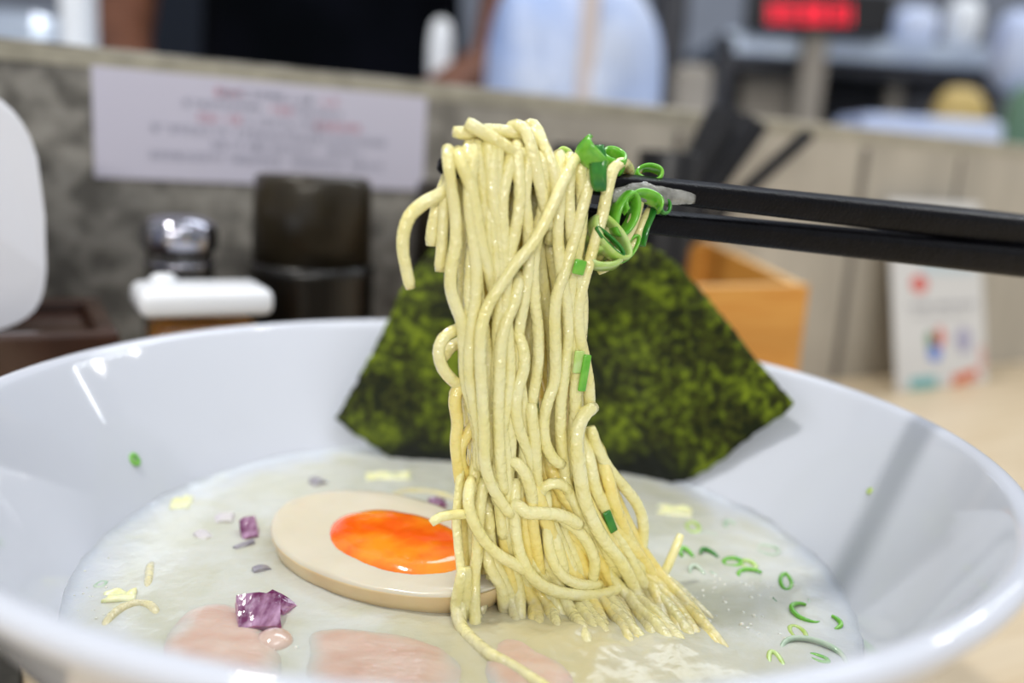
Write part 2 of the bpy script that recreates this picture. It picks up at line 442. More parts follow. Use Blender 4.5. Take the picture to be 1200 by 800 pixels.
# froth clinging to the upper chopstick
path = catmull([onstick(x, y, -.0022) for x, y in ((716, 231), (745, 224), (775, 229), (800, 231), (814, 233))], .0006)
bm = tube_bm(path, lambda t: (.0011*math.sin(PI*min(1, .12+t*.83))**.5, .0019*math.sin(PI*min(1, .10+.82*t))**.5*(1+.25*noise.noise(Vector((t*9, 0, 0))))), 14)
fo = from_bm('broth_froth', bm, M_foam); tag(fo, 'bubbly grey broth froth clinging to the upper black chopstick', 'froth', kind='stuff')

# ------------------------------------------------------------------ noodles
NR_ = .00116
GN = 'noodle strands lifted by the chopsticks'
def npoint(px, py, d):
    """a point of the hanging bundle: on the chopstick's upright plane, d mm behind it (minus: in front); rests on the soup where that is nearer"""
    p = onplane(px, py, SP0+SN*(d*.001), SN)
    zt = ZS+.0009
    if p.z < zt: p = onz(px, py, zt)
    return p


def noodle(pts, label, sub=False, sub0=False, r=NR_, m=None, group=GN):
    P = [npoint(*q) for q in pts]
    if sub:
        dd = (P[-1]-P[-2]); dd.z = 0; dd = dd.normalized() if dd.length > 8e-4 else Vector((.2, -1, 0)).normalized()
        if P[-1].z < ZS+.002: P[-1].z = ZS-.0001
        P.append(P[-1]+dd*.005-Vector((0, 0, max(P[-1].z-ZS, 0)+.0014))); P.append(P[-1]+dd*.005-Vector((0, 0, .0016)))
    if sub0:
        e = P[0]+(P[0]-P[1]).normalized()*.003; P.insert(0, Vector((e.x, e.y, ZS-.004)))
    path = catmull(P, .0011)
    sd = random.random()*50; n = len(path)
    def rad(t):
        w = 1+.10*noise.noise(Vector((t*n*.12, sd, 0)))
        e = min(t, 1-t)*n
        if e < 1: w *= .80
        return (r*w, r*w*(1+.10*noise.noise(Vector((t*n*.09, sd, 9)))))
    bm = tube_bm(path, rad, 12)
    # the noodle's origin at its top point
    o = from_bm('noodle', bm, m or M_nood)
    tag(o, label, 'noodle', group)
    return o


FR = 'pale yellow ramen noodle hanging in the front of the lifted bundle'
BK = 'yellow ramen noodle inside the lifted bundle behind the front strands'
FAN = 'wet ramen noodle fanning into the broth at the foot of the bundle'
# unmistakable strands
noodle([(527, 216, 0), (516, 227, -1), (496, 238, -1), (480, 253, -1), (473, 272, -1), (472, 292, -1), (476, 315, -1), (481, 338, -1)], 'short noodle hooking out to the left of the bundle and hanging free')
noodle([(527, 200, 1.5), (519, 222, 1), (512, 245, 1), (507, 270, 1), (505, 288, 1)], 'short cut noodle with a square end, just right of the free hooked noodle')
noodle([(532, 196, 0), (523, 222, -.6), (520, 250, -.6), (518, 285, -.6), (515, 318, -.6)], 'cut noodle ending lower than its short neighbour on the left side')
noodle([(534, 205, 5), (528, 184, 1), (525, 176, -1.2), (526, 195, -3.4), (530, 225, -3.3), (534, 255, -3), (534, 285, -3), (529, 312, -3), (528, 335, -3), (533, 356, -3), (541, 378, -3), (544, 410, -2.5), (545, 440, -2), (551, 470, -2), (557, 492, -2), (560, 520, -1.5), (556, 560, -2), (552, 590, -2.5)], 'noodle draped over the very tip of the upper chopstick')
noodle([(560, 212, 5), (547, 190, 1), (537, 178, -1.4), (540, 190, -3.6), (550, 214, -4.2), (556, 240, -4.4), (561, 270, -4.4), (567, 296, -4.2), (574, 325, -3.6), (578, 345, -2)], 'straight noodle slanting down right from the tip of the upper chopstick')
noodle([(546, 143, -1.5), (558, 150, -2), (577, 162, -2.6), (597, 174, -2.8), (616, 181, -2.4), (632, 192, -1)], 'short thick noodle lying across the top of the bundle', r=.00125)
noodle([(531, 154, 0), (547, 156, 0), (570, 153, 0), (592, 154, 0), (612, 158, 0), (624, 168, 0)], 'noodle lying on top behind the thick short one, end pointing left')
noodle([(600, 205, 4), (594, 165, 2), (600, 148, .5), (612, 149, -1.5), (620, 163, -3), (626, 187, -4), (632, 213, -4.2), (638, 240, -4), (643, 268, -3)], 'noodle arching over the top middle of the bundle')
noodle([(622, 150, 1), (634, 165, -1.5), (643, 184, -3.4), (650, 203, -4.2), (652, 225, -4), (650, 250, -3), (643, 285, -1)], 'noodle bending over the right shoulder of the bundle top')
noodle([(616, 147, 3), (626, 147, 1.5), (633, 160, -.8), (640, 178, -2.2), (645, 200, -2.8), (640, 235, -2.5), (628, 270, -2), (615, 300, -2)], 'noodle just inside the right shoulder noodle of the bundle top')
noodle([(702, 200, 6), (697, 186, 2), (686, 180, -1.2), (674, 187, -3.6), (664, 205, -5), (655, 224, -5.8), (645, 246, -6), (636, 265, -6), (622, 288, -6), (604, 309, -6), (590, 330, -6), (575, 352, -6), (566, 376, -6), (563, 400, -6), (563, 430, -6), (565, 460, -6), (567, 500, -6), (568, 540, -6), (575, 566, -6), (587, 588, -6), (600, 604, -6)],
       'long front noodle sweeping from the right of the chopstick down to the left', r=.0011)
noodle([(735, 215, 5), (737, 200, 2), (730, 191, -1), (719, 198, -3.4), (712, 222, -4), (706, 252, -4), (697, 284, -4), (690, 310, -4), (683, 335, -4), (678, 365, -4), (680, 395, -4), (686, 425, -4), (690, 450, -3.6), (691, 480, -3)], 'rightmost long noodle draped over the chopstick beside the scallions', r=.00115)
noodle([(712, 212, 5), (706, 195, 2), (699, 194, -1.2), (692, 205, -3.4), (686, 230, -4.2), (678, 262, -4.4), (670, 290, -4.4), (662, 318, -4.4), (653, 344, -4.4), (650, 372, -4.4), (651, 410, -4.2), (650, 445, -4), (642, 470, -4), (637, 494, -4), (639, 518, -4.4), (648, 537, -5), (660, 545, -5)], 'noodle with a hooked lower bend at the middle right of the bundle')
noodle([(543, 384, 0), (530, 388, -1), (518, 398, -1.5), (514, 414, -1.5), (519, 432, -1.5), (530, 445, -1), (541, 455, 0)], 'round noodle loop standing out on the left side of the bundle')
noodle([(545, 398, 3), (532, 404, 2), (524, 412, 1.5), (519, 420, 0)], 'short noodle piece closing the round loop on the left side')
noodle([(600, 384, -2), (608, 394, -4), (614, 412, -5), (614, 432, -5.2), (609, 450, -5.2), (605, 470, -5.2), (606, 492, -5.2), (612, 512, -5), (619, 530, -4.6), (623, 552, -4), (624, 580, -3)], 'wavy front noodle in the middle of the bundle', r=.0011)
noodle([(607, 318, -1), (607, 335, -4.6), (602, 356, -5), (592, 380, -5.2), (587, 405, -5.3), (585, 440, -5.3), (584, 480, -5.3), (585, 520, -5.3), (587, 555, -5.2), (591, 578, -4.5)], 'straight front noodle left of the wavy middle one', r=.00112)
noodle([(594, 538, -3), (606, 543, -5.4), (616, 556, -6), (622, 575, -6), (624, 592, -5), (622, 606, -4)], 'short bent noodle arching over the lower middle of the bundle')
noodle([(623, 472, -4.6), (623, 488, -5), (626, 512, -5), (628, 545, -4.6), (630, 570, -4)], 'noodle with its cut end facing up in the middle of the bundle', r=.0012)
noodle([(697, 477, -4.5), (687, 483, -5.5), (678, 500, -6), (676, 525, -6.4), (679, 550, -6.6), (684, 580, -6.8), (694, 608, -7), (710, 636, -7), (730, 662, -7), (748, 700, -7), (764, 738, -7)], 'broad noodle with a cut top end on the right edge of the bundle', sub=True, r=.00135)
noodle([(692, 500, -2), (699, 522, -2.5), (712, 547, -3), (732, 571, -3), (748, 593, -3), (754, 615, -3), (752, 644, -3), (744, 668, -3), (736, 684, -2)], 'noodle curving down along the right outline of the lower bundle', sub=False)
noodle([(798, 626, -1), (790, 646, -2), (779, 670, -3), (766, 688, -3.6), (750, 692, -4), (736, 686, -4)], 'short noodle curling up with a free end at the lower right', r=.001)
noodle([(600, 606, -5), (604, 590, -6), (616, 600, -6.8), (632, 601, -7.2), (650, 602, -7.2), (668, 608, -7), (680, 616, -6.4)], 'short noodle lying crosswise in front of the lower bundle', r=.0013)
noodle([(604, 560, -4), (603, 600, -5.6), (607, 640, -6.4), (618, 668, -7), (636, 686, -7.4), (662, 695, -7.6), (690, 697, -7.6), (714, 694, -7), (730, 684, -6)], 'outer noodle of the big U shaped loop above the broth', r=.0012)
noodle([(640, 575, -4), (641, 612, -5.2), (643, 640, -6), (650, 662, -6.6), (664, 678, -7), (684, 685, -7), (704, 684, -6)], 'inner noodle of the big U shaped loop above the broth', r=.0011)
noodle([(656, 606, -5), (676, 620, -6), (690, 638, -6.4), (697, 660, -6.4), (694, 682, -6)], 'noodle closing the right side of the big lower loop')
noodle([(562, 600, -3.5), (548, 602, -5), (530, 603, -5.5), (515, 606, -6), (505, 613, -6)], 'short noodle reaching left over the soft boiled egg', r=.00095)
noodle([(540, 548, -1), (537, 580, -2), (535, 610, -3), (537, 640, -4), (540, 668, -5), (541, 690, -5)], 'thin noodle hanging in front of the egg yolk', sub=True, r=.0009)
noodle([(545, 668, -6), (538, 690, -6), (535, 712, -6), (541, 735, -6), (556, 752, -6), (576, 768, -6), (600, 781, -6), (630, 800, -6), (660, 822, -6)], 'noodle trailing towards the front across the broth surface', sub0=True, r=.00125)
noodle([(553, 560, -3), (549, 582, -5), (552, 604, -6), (564, 628, -6.6), (582, 648, -7), (602, 660, -7), (622, 672, -6.5)], 'noodle curving right below the egg side of the bundle', r=.00115)
noodle([(568, 560, -3), (563, 590, -4), (560, 620, -4.5), (559, 650, -5), (556, 680, -5)], 'noodle dropping straight into the broth beside the egg', sub=True)
noodle([(640, 690, -5), (646, 712, -6), (652, 730, -6), (660, 748, -6)], 'short noodle end dipping into the broth under the loop', sub=True)
noodle([(632, 582, -4), (638, 570, -5), (652, 566, -5.4), (664, 572, -5), (668, 590, -4), (660, 610, -3)], 'small arched noodle in the lower middle of the bundle')
noodle([(700, 318, -1), (718, 308, -1.6), (734, 298, -1.8), (746, 280, -1.6), (756, 256, -1), (766, 240, 1)], 'wet noodle slanting up to the chopsticks beside the scallions', r=.001)
noodle([(720, 300, -1), (730, 285, -2.4), (741, 262, -3), (748, 240, -2), (750, 226, 1)], 'short noodle hanging under the chopstick between the scallions', r=.00105)
noodle([(700, 305, 0), (708, 280, -1), (716, 255, -1.4), (722, 236, 0)], 'noodle just left of the scallion cluster under the chopstick')

# front drapes over the chopstick
def drape(x0, x1, x2, x3, d, yend, top=180, m=None, lab=FR, wob=5):
    pts = [(x0+3, 208, 4.5), (x0+1, top+8, 2), (x0, top, -.6), (x0, top+14, -3.0-d*.2)]
    ys = [230, 270, 310, 350, 390, 430, 470, 510, 550, 590, 630, 670, 700]
    for y in ys:
        if y > yend: break
        t = (y-200)/480
        x = (1-t)**2*x0*1+2*t*(1-t)*x1+t*t*x2
        x += wob*math.sin(y*.03+x3)
        pts.append((x, y, -3-d))
    return noodle(pts, lab, sub=yend > 700, m=m)


for x0, x1, x2, ph, d, ye, top in ((549, 562, 556, .5, 0, 500, 171), (560, 572, 560, 1.2, -.3, 560, 168), (572, 588, 574, 2.2, .2, 600, 166), (584, 580, 590, 3.1, .5, 620, 168), (555, 548, 570, 4.4, 1, 560, 170), (578, 592, 600, 5.2, .9, 640, 168), (606, 590, 584, .9, 1.4, 640, 170),
                                   (597, 575, 600, 4.0, 1.2, 640, 178), (620, 606, 612, 5.0, .6, 600, 172), (636, 622, 620, 1.7, 0, 610, 176), (655, 668, 655, 2.6, .6, 640, 182), (668, 690, 668, 3.4, .6, 650, 184),
                                   (680, 664, 672, .2, .2, 660, 186)):
    drape(x0, x1, x2, ph, d, ye, top)
# inner strands
for i in range(30):
    x0 = 540+i*5.0+random.uniform(-2, 2)
    x2 = 548+i*5.3+random.uniform(-16, 16)
    if i > 16: x2 += (i-16)*2
    d = random.choice((1.2, 3.4, 5.4))
    pts = [(x0, 182+random.uniform(-3, 5), 3.0+d*.6)]
    ph = random.uniform(0, 6); a = random.uniform(3, 9)
    for y in range(215, 701, 35):
        t = (y-200)/500
        x = x0*(1-t)+x2*t+a*math.sin(y*.022+ph)
        if y > 560: x += (x-640)*((y-560)/140)*.30
        lo, hi = (530, 712) if y < 260 else ((532, 686) if y < 520 else (545, 700+(y-520)*.45))
        x = max(lo+8, min(hi-8, x))
        pts.append((x, y, (d if y > 250 else max(d, 3.2))-3.2*max(0, (y-500)/200)))
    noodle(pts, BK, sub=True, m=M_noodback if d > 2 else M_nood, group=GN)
# left lower edge strands
noodle([(556, 440, 1), (538, 452, -.5), (533, 470, -.8), (536, 495, -.8), (534, 520, -.8), (537, 548, -.8), (540, 575, -1), (539, 600, -1), (543, 640, -1), (546, 668, -2)], 'leftmost noodle of the lower bundle crossing behind the egg yolk', sub=True, m=M_noodback)
noodle([(560, 470, 1), (558, 490, -.2), (548, 508, -.6), (540, 524, -.6), (541, 545, -.5), (552, 560, 0)], 'noodle bending out round the small dark gap on the left side', m=M_noodback)
# fan at the foot
k = 0
fans = []
for i in range(26):
    u = i/25+random.uniform(-.03, .03)
    xe = 596+u*240; ye = 722+16*math.sin(PI*u)+random.uniform(-22, 16)
    xs = 585+u*120+random.uniform(-12, 12); ys = 570+random.uniform(-20, 50)
    fans.append((xs, ys, xs*.45+xe*.55+random.uniform(-14, 10), ys*.4+ye*.6+random.uniform(-8, 8), xe, ye))
for x0, y0, x1, y1, x2, y2 in (*fans, (690, 600, 735, 690, 800, 752), (720, 580, 770, 670, 838, 748), (700, 640, 745, 710, 790, 756), (676, 640, 715, 715, 742, 758), (655, 650, 690, 715, 718, 757), (735, 640, 790, 700, 850, 756),
                               (640, 650, 668, 715, 690, 757), (712, 560, 742, 640, 778, 718), (668, 560, 706, 660, 770, 750), (600, 620, 618, 690, 632, 735), (572, 600, 590, 680, 606, 726), (650, 560, 690, 640, 752, 756),
                               (690, 540, 712, 600, 745, 668), (680, 620, 730, 700, 815, 762)):
    k += 1
    mx, my = (x0+x1)/2+random.uniform(-6, 2), (y0+y1)/2
    noodle([(x0-12, y0-40, 1), (x0, y0, -1-(k % 7)*.6), (mx, my, -2.6-(k % 7)*.5), (x1, y1, -4.6), ((x1+x2)/2+2, (y1+y2)/2, -5), (x2, y2, -5)], FAN, sub=True, r=random.uniform(.00112, .0015), m=M_nood if k % 2 else M_noodback)
# stray noodle arc just breaking the surface on the left
def on_soup_noodle(pts, label, r=.0011, dz=.0):
    P = [onz(x, y, ZS+dz) for x, y in pts]
    P[0].z -= .0015; P[-1].z -= .0015
    o = from_bm('noodle', tube_bm(catmull(P, .001), r, 12), M_nood); tag(o, label, 'noodle', 'noodles half sunk in the broth')
on_soup_noodle([(118, 742), (128, 726), (146, 712), (166, 708), (180, 714), (183, 728)], 'noodle arc half sunk in the broth at the left of the bowl', .0010, -.0003)
on_soup_noodle([(170, 700), (174, 682), (176, 664), (180, 655)], 'short straight noodle half sunk above the sunken arc', .0009, -.0004)
on_soup_noodle([(440, 588), (470, 578), (500, 577), (528, 584), (550, 594)], 'noodle half sunk in the broth behind the egg', .0011, -.0003)

# ------------------------------------------------------------------ egg
egC = onz(456, 629, ZS+.0064); e1 = onz(341, 586, ZS+.0064); ax = (e1-egC); Lh = ax.length
eang = math.atan2(-ax.y, -ax.x)
egg = empty('ramen_egg', (egC.x, egC.y, ZS+.0064), eang); tag(egg, 'halved soft boiled egg with orange yolk floating in the broth left of the noodles', 'egg')
Wd = .0178
def eggr(u):           # half width at u in -1..1 (blunt end left)
    return Wd*math.sqrt(max(0, 1-u*u))*(1-.10*u)
bm = bmesh.new(); NU, NV = 56, 40
ringT = []
def eggpt(u, a):       # a 0..pi below the face
    w = eggr(u); return Vector((u*Lh, w*math.cos(a), -w*.95*math.sin(a)))
cols = []
for i in range(NU+1):
    u = -math.cos(PI*i/NU); w = eggr(u)
    col = []
    for j in range(NV+1):
        a = PI*j/NV; col.append(bm.verts.new(eggpt(u, a)+Vector((0, 0, -.0006*(1 if j in (0, NV) else 0)))))
    cols.append(col)
for a, b in zip(cols, cols[1:]):
    for j in range(NV): f = bm.faces.new((a[j], a[j+1], b[j+1], b[j])); f.material_index = 1
# cut face, slightly domed
for i in range(NU):
    A, B = cols[i], cols[i+1]
    pa = [A[0]]+[bm.verts.new((A[0].co.x, A[0].co.y*(1-2*t), .0002*(1-(1-2*t)**2)**.5*(1 if 0 < i else 0)-.0002+.00025*noise.noise(Vector((i*.2, t*8, 1))))) for t in (.04, .15, .3, .5, .7, .85, .96)]+[A[NV]] if i == 0 else last
    last = [B[0]]+[bm.verts.new((B[0].co.x, B[0].co.y*(1-2*t), .0002*(1-(1-2*t)**2)**.5*(1 if i+1 < NU else 0)-.0002+.00025*noise.noise(Vector(((i+1)*.2, t*8, 1))))) for t in (.04, .15, .3, .5, .7, .85, .96)]+[B[NV]]
    for j in range(8):
        f = bm.faces.new((pa[j], last[j], last[j+1], pa[j+1])); f.material_index = 0
bmesh.ops.remove_doubles(bm, verts=bm.verts, dist=.00002)
ew = from_bm('egg_white', bm, [M_albface, M_albskin], egg); ew.rotation_euler = (math.radians(7), 0, 0)
# yolk
yc = Vector((.0024, .0000, .0007)); bm = bmesh.new(); rg = []
NYK = 64
for i in range(0, 9):
    q = i/8
    row = []
    for k in range(NYK):
        a = 2*PI*k/NYK
        rr = 1+.06*noise.noise(Vector((math.cos(a)*1.6, math.sin(a)*1.6, 4)))
        x = yc.x+.0178*q*rr*math.cos(a); y = yc.y+.0112*q*rr*math.sin(a)
        row.append((x, y, yc.z+.0006*(1-q**3)-.0010*(q > .99)+.0002*noise.noise(Vector((x*300, y*300, 2)))))
    rg.append(row)
V = [[bm.verts.new(c) for c in row] for row in rg[1:]]; c0 = bm.verts.new(rg[0][0])
for k in range(NYK): bm.faces.new((c0, V[0][k], V[0][(k+1) % NYK]))
for a, b in zip(V, V[1:]):
    for k in range(NYK): bm.faces.new((a[k], b[k], b[(k+1) % NYK], a[(k+1) % NYK]))
yk = from_bm('yolk', bm, M_yolk, egg); yk['label'] = 'runny orange yolk'; yk.rotation_euler = (math.radians(7), 0, 0)

# ------------------------------------------------------------------ pork slices
def pork(poly, label, dz=.0006, seed=0):
    P = [onz(x, y, ZS) for x, y in poly]; c = sum(P, Vector())/len(P)
    ringp = catmull(P+[P[0]], .0015)[:-1]; n = len(ringp)
    bm = bmesh.new(); fa = bm.verts.layers.float.new('film'); rows = []
    for i in range(1, 15):
        q = i/14; row = []
        for v in ringp:
            d = v-c; p = c+d*q
            h = dz*(1-q**3)*1.3-.0016*q**6+.0007*noise.noise(Vector((p.x*90+seed, p.y*90, seed)))+.0003*noise.noise(Vector((p.x*260, p.y*130, seed)))
            row.append(bm.verts.new((p.x-c.x, p.y-c.y, h)))
        rows.append(row)
    c0 = bm.verts.new((0, 0, dz*1.3))
    for k in range(n): bm.faces.new((c0, rows[0][k], rows[0][(k+1) % n]))
    for a, b in zip(rows, rows[1:]):
        for k in range(n): bm.faces.new((a[k], b[k], b[(k+1) % n], a[(k+1) % n]))
    low = [bm.verts.new((v.co.x*.98, v.co.y*.98, -.006)) for v in rows[-1]]
    for k in range(n): bm.faces.new((rows[-1][k], low[k], low[(k+1) % n], rows[-1][(k+1) % n]))
    bm.faces.new(low)
    for v in bm.verts:
        v[fa] = 1.0
    for i_, row in enumerate(rows):
        for v in row: v[fa] = min(1, max(0, (((i_+1)/14)-.62+.45*noise.noise(Vector((v.co.x*120+seed, v.co.y*120, 3))))/.36))
    c0[fa] = 0
    o = from_bm('chashu_slice', bm, M_pork); o.location = (c.x, c.y, ZS)
    tag(o, label, 'pork slice', 'pink pork slices in the broth')
pork([(178, 785), (192, 735), (218, 706), (250, 697), (285, 710), (318, 738), (338, 775), (330, 815), (270, 835), (195, 820)], 'pink oval pork slice at the left, beside the purple onion dice', .0014, 1)
pork([(346, 790), (350, 742), (385, 730), (430, 734), (490, 742), (540, 758), (565, 800), (500, 850), (400, 850)], 'large pink pork slice in the front middle below the egg', .0012, 2)
pork([(560, 745), (590, 735), (630, 748), (668, 775), (690, 805), (650, 835), (590, 825), (560, 790)], 'pink pork slice under the noodle trailing to the front', .0010, 3)

# ------------------------------------------------------------------ onion dice
def dice(px, py, sx, sy, sz, rz, tx, ty, label, up=.0015, flesh=True, m=None):
    c = onz(px, py, ZS+up)
    root_rot = Matrix.Rotation(rz, 3, 'Z') @ Matrix.Rotation(tx, 3, 'X') @ Matrix.Rotation(ty, 3, 'Y')
    bm = bmesh.new(); bmesh.ops.create_cube(bm, size=1); bmesh.ops.scale(bm, vec=(sx, sy, sz), verts=bm.verts)
    bmesh.ops.subdivide_edges(bm, edges=bm.edges[:], cuts=5, use_grid_fill=True)
    for v in bm.verts:
        v.co.z -= .18*sz*((v.co.x/sx*2)**2)            # layer curvature
        v.co += Vector((noise.noise(v.co*400), noise.noise(v.co*400+Vector((5, 0, 0))), noise.noise(v.co*400+Vector((9, 9, 0)))))*.00035
    bmesh.ops.recalc_face_normals(bm, faces=bm.faces[:]); bm.normal_update()
    for f in bm.faces: f.material_index = 0 if f.normal.z > .5 or not flesh else 1
    bmesh.ops.transform(bm, matrix=root_rot.to_4x4(), verts=bm.verts)
    o = from_bm('onion_dice', bm, m or [M_onskin, M_onflesh], smooth=False); o.location = c
    tag(o, label, 'onion piece', 'red onion dice scattered in the broth')
dice(303, 719, .0078, .0068, .0034, .35, .55, .1, 'largest glossy purple onion dice beside the left pork slice', .0018)
dice(326, 706, .0062, .0040, .0012, -.35, -.1, .3, 'thin purple onion shard behind the largest onion dice', .0006)
dice(292, 621, .0036, .0052, .0032, .5, .6, -.3, 'small magenta onion dice behind the egg tip', .0008)
dice(262, 612, .0050, .0040, .0030, .2, .1, -.3, 'pale onion piece sunk in the broth left of the magenta one', -.0009, m=[M_onsunk, M_onsunk])
dice(240, 632, .0040, .0040, .0030, .9, .1, .1, 'pale onion piece nearest the left noodle arc', -.0011, m=[M_onsunk, M_onsunk])
dice(372, 567, .0040, .0030, .0030, .9, .1, .1, 'small dark onion bit between the egg and the back wall of the bowl', -.0004, m=[M_ongrey, M_ongrey])
dice(512, 592, .0046, .0030, .0030, .3, .2, .1, 'small onion bit behind the egg close to the noodles', .0002)
dice(286, 640, .0012, .0046, .0016, -.7, .1, .1, 'thin dark onion sliver below the magenta dice', -.0002, m=[M_ongrey, M_ongrey])
dice(306, 668, .0036, .0016, .0016, .7, .1, .1, 'small dark sliver left of the egg in the froth', -.0003, m=[M_ongrey, M_ongrey])

# ------------------------------------------------------------------ scallions
SCN = [0]
GH = 'scallion pieces caught in the lifted noodles'
def ring(c, nrm, rx, ry, h, th, a0, a1, m, label, spin=0., grp='chopped scallion rings'):
    nrm = nrm.normalized(); ref = Vector((0, 0, 1)) if abs(nrm.z) < .9 else Vector((1, 0, 0))
    u = (ref-nrm*ref.dot(nrm)).normalized(); v = nrm.cross(u)
    cs, sn = math.cos(spin), math.sin(spin); u, v = u*cs+v*sn, v*cs-u*sn
    if grp == GH: h *= 1.7; th *= .75
    bm = bmesh.new(); n = 30; rows = []
    full = abs(a1-a0) > 2*PI-.01
    SCN[0] += 1; sd = SCN[0]*3.7
    for i in range(n if full else n+1):
        a = a0+(a1-a0)*i/n
        w = 1+.12*noise.noise(Vector((math.cos(a), math.sin(a), sd)))
        rad = u*(math.cos(a)*rx*w)+v*(math.sin(a)*ry*w); out = (u*math.cos(a)/rx+v*math.sin(a)/ry).normalized()
        tp = .35+.65*math.sin(PI*min(max(i/n, .03), .97))**.4 if not full else 1
        row = []
        for k in range(8):
            b = 2*PI*(k+.5)/8
            row.append(bm.verts.new(rad+out*(math.cos(b)*th*tp)+nrm*(math.copysign(abs(math.sin(b))**.6, math.sin(b))*h*.5*tp)))
        rows.append(row)
    m_ = len(rows)
    for i in range(m_ if full else m_-1):
        A, B = rows[i], rows[(i+1) % m_]
        for k in range(8): bm.faces.new((A[k], B[k], B[(k+1) % 8], A[(k+1) % 8]))
    if not full: bm.faces.new(rows[0][::-1]); bm.faces.new(rows[-1])
    o = from_bm('scallion', bm, m); o.location = c
    tag(o, label, 'scallion', grp)
    return o

TC = Vector((0, -1, .35))
def hang(px, py, off): return onstick(px, py, off*.001)
GH = 'scallion pieces caught in the lifted noodles'
ring(hang(697, 179, -5), Vector((.5, -.7, .6)), .0030, .0018, .0030, .0006, -.6, 2.9, M_grn, 'bright green curled scallion on top of the chopstick, highest of all', .6, GH)
ring(hang(704, 196, -5.6), Vector((.9, -.4, .1)), .0042, .0016, .0020, .0005, .4, 3.0, M_dkgrn, 'dark green scallion strip hanging below the highest curl', 0, GH)
ring(hang(660, 191, 2), Vector((0, -1, .6)), .0022, .0016, .0026, .0006, 0, 2*PI, M_lime, 'lime green scallion piece peeking out behind the noodle shoulder', 0, GH)
ring(hang(719, 188, 0), Vector((.1, -.5, 1)), .0028, .0020, .0020, .0006, 0, 2*PI, M_grn, 'green scallion ring lying on the chopstick right of the highest curl', 0, GH)
ring(hang(761, 205, 2.5), Vector((0, -1, .5)), .0016, .0024, .0022, .0006, 0, 2*PI, M_grn, 'green scallion bit behind the upper edge of the chopstick', 0, GH)
ring(hang(753, 243, -4.4), Vector((.2, -.8, .6)), .0026, .0036, .0028, .0007, -1.9, 1.9, M_grn, 'arched green scallion just below the upper chopstick', .1, GH)
ring(hang(764, 262, -1.5), Vector((.6, -.8, .1)), .0048, .0014, .0018, .0005, .2, 3.1, M_dkgrn, 'long dark green scallion edge down the right side of the cluster', -.5, GH)
ring(hang(731, 250, -3), Vector((.4, -.9, 0)), .0040, .0020, .0026, .0007, 0, 2*PI, M_grn, 'green scallion ring between the noodles under the chopstick', -.3, GH)
ring(hang(715, 280, -3.6), Vector((.3, -.9, .3)), .0020, .0048, .0030, .0007, 0, 2*PI, M_lime, 'long lime green scallion ring slanting at the right of the noodles', -.9, GH)
ring(hang(714, 283, -5.2), Vector((.3, -.9, .3)), .0007, .0036, .0012, .0004, 0, 2*PI, M_dkgrn, 'thin dark green line of scallion on the long lime ring', -.75, GH)
ring(hang(708, 303, -3.4), Vector((.1, -.9, .4)), .0016, .0030, .0028, .0008, 0, 2*PI, M_lime, 'pale green scallion at the bottom of the hanging cluster', 0, GH)
ring(hang(736, 292, -2.4), Vector((.2, -.9, .2)), .0030, .0010, .0016, .0005, 0, 2*PI, M_grn, 'narrow green scallion at the lower right of the hanging cluster', -.6, GH)
ring(hang(779, 242, -2.2), Vector((.1, -1, .2)), .0013, .0009, .0016, .0005, 0, 2*PI, M_dkgrn, 'tiny dark green scallion bit between the two chopsticks', 0, GH)
def chip(px, py, off, w, h, rot, m, label, grp=GH):
    c = hang(px, py, off)
    bm = box_bm(w, .0008, h, bev=.0003)
    for v in bm.verts: v.co.y += 18*v.co.x**2
    o = from_bm('scallion', bm, m); o.location = c; o.rotation_euler = (0, rot, WANG*.75)
    tag(o, label, 'scallion', grp); return o
chip(679, 313, -6.2, .0024, .0028, .2, M_grn, 'small square green scallion chip on the noodles under the hanging cluster')
chip(685, 437, -5.8, .0016, .0072, .1, M_grn, 'upright bright green scallion strip halfway down the right edge of the noodles')
chip(678, 424, -5.2, .0020, .0044, .05, M_lime, 'pale lime scallion strip left of the upright bright green strip')
chip(715, 611, -6.2, .0018, .0050, -.45, M_dkgrn, 'dark green scallion chip on the lower noodles at the right')
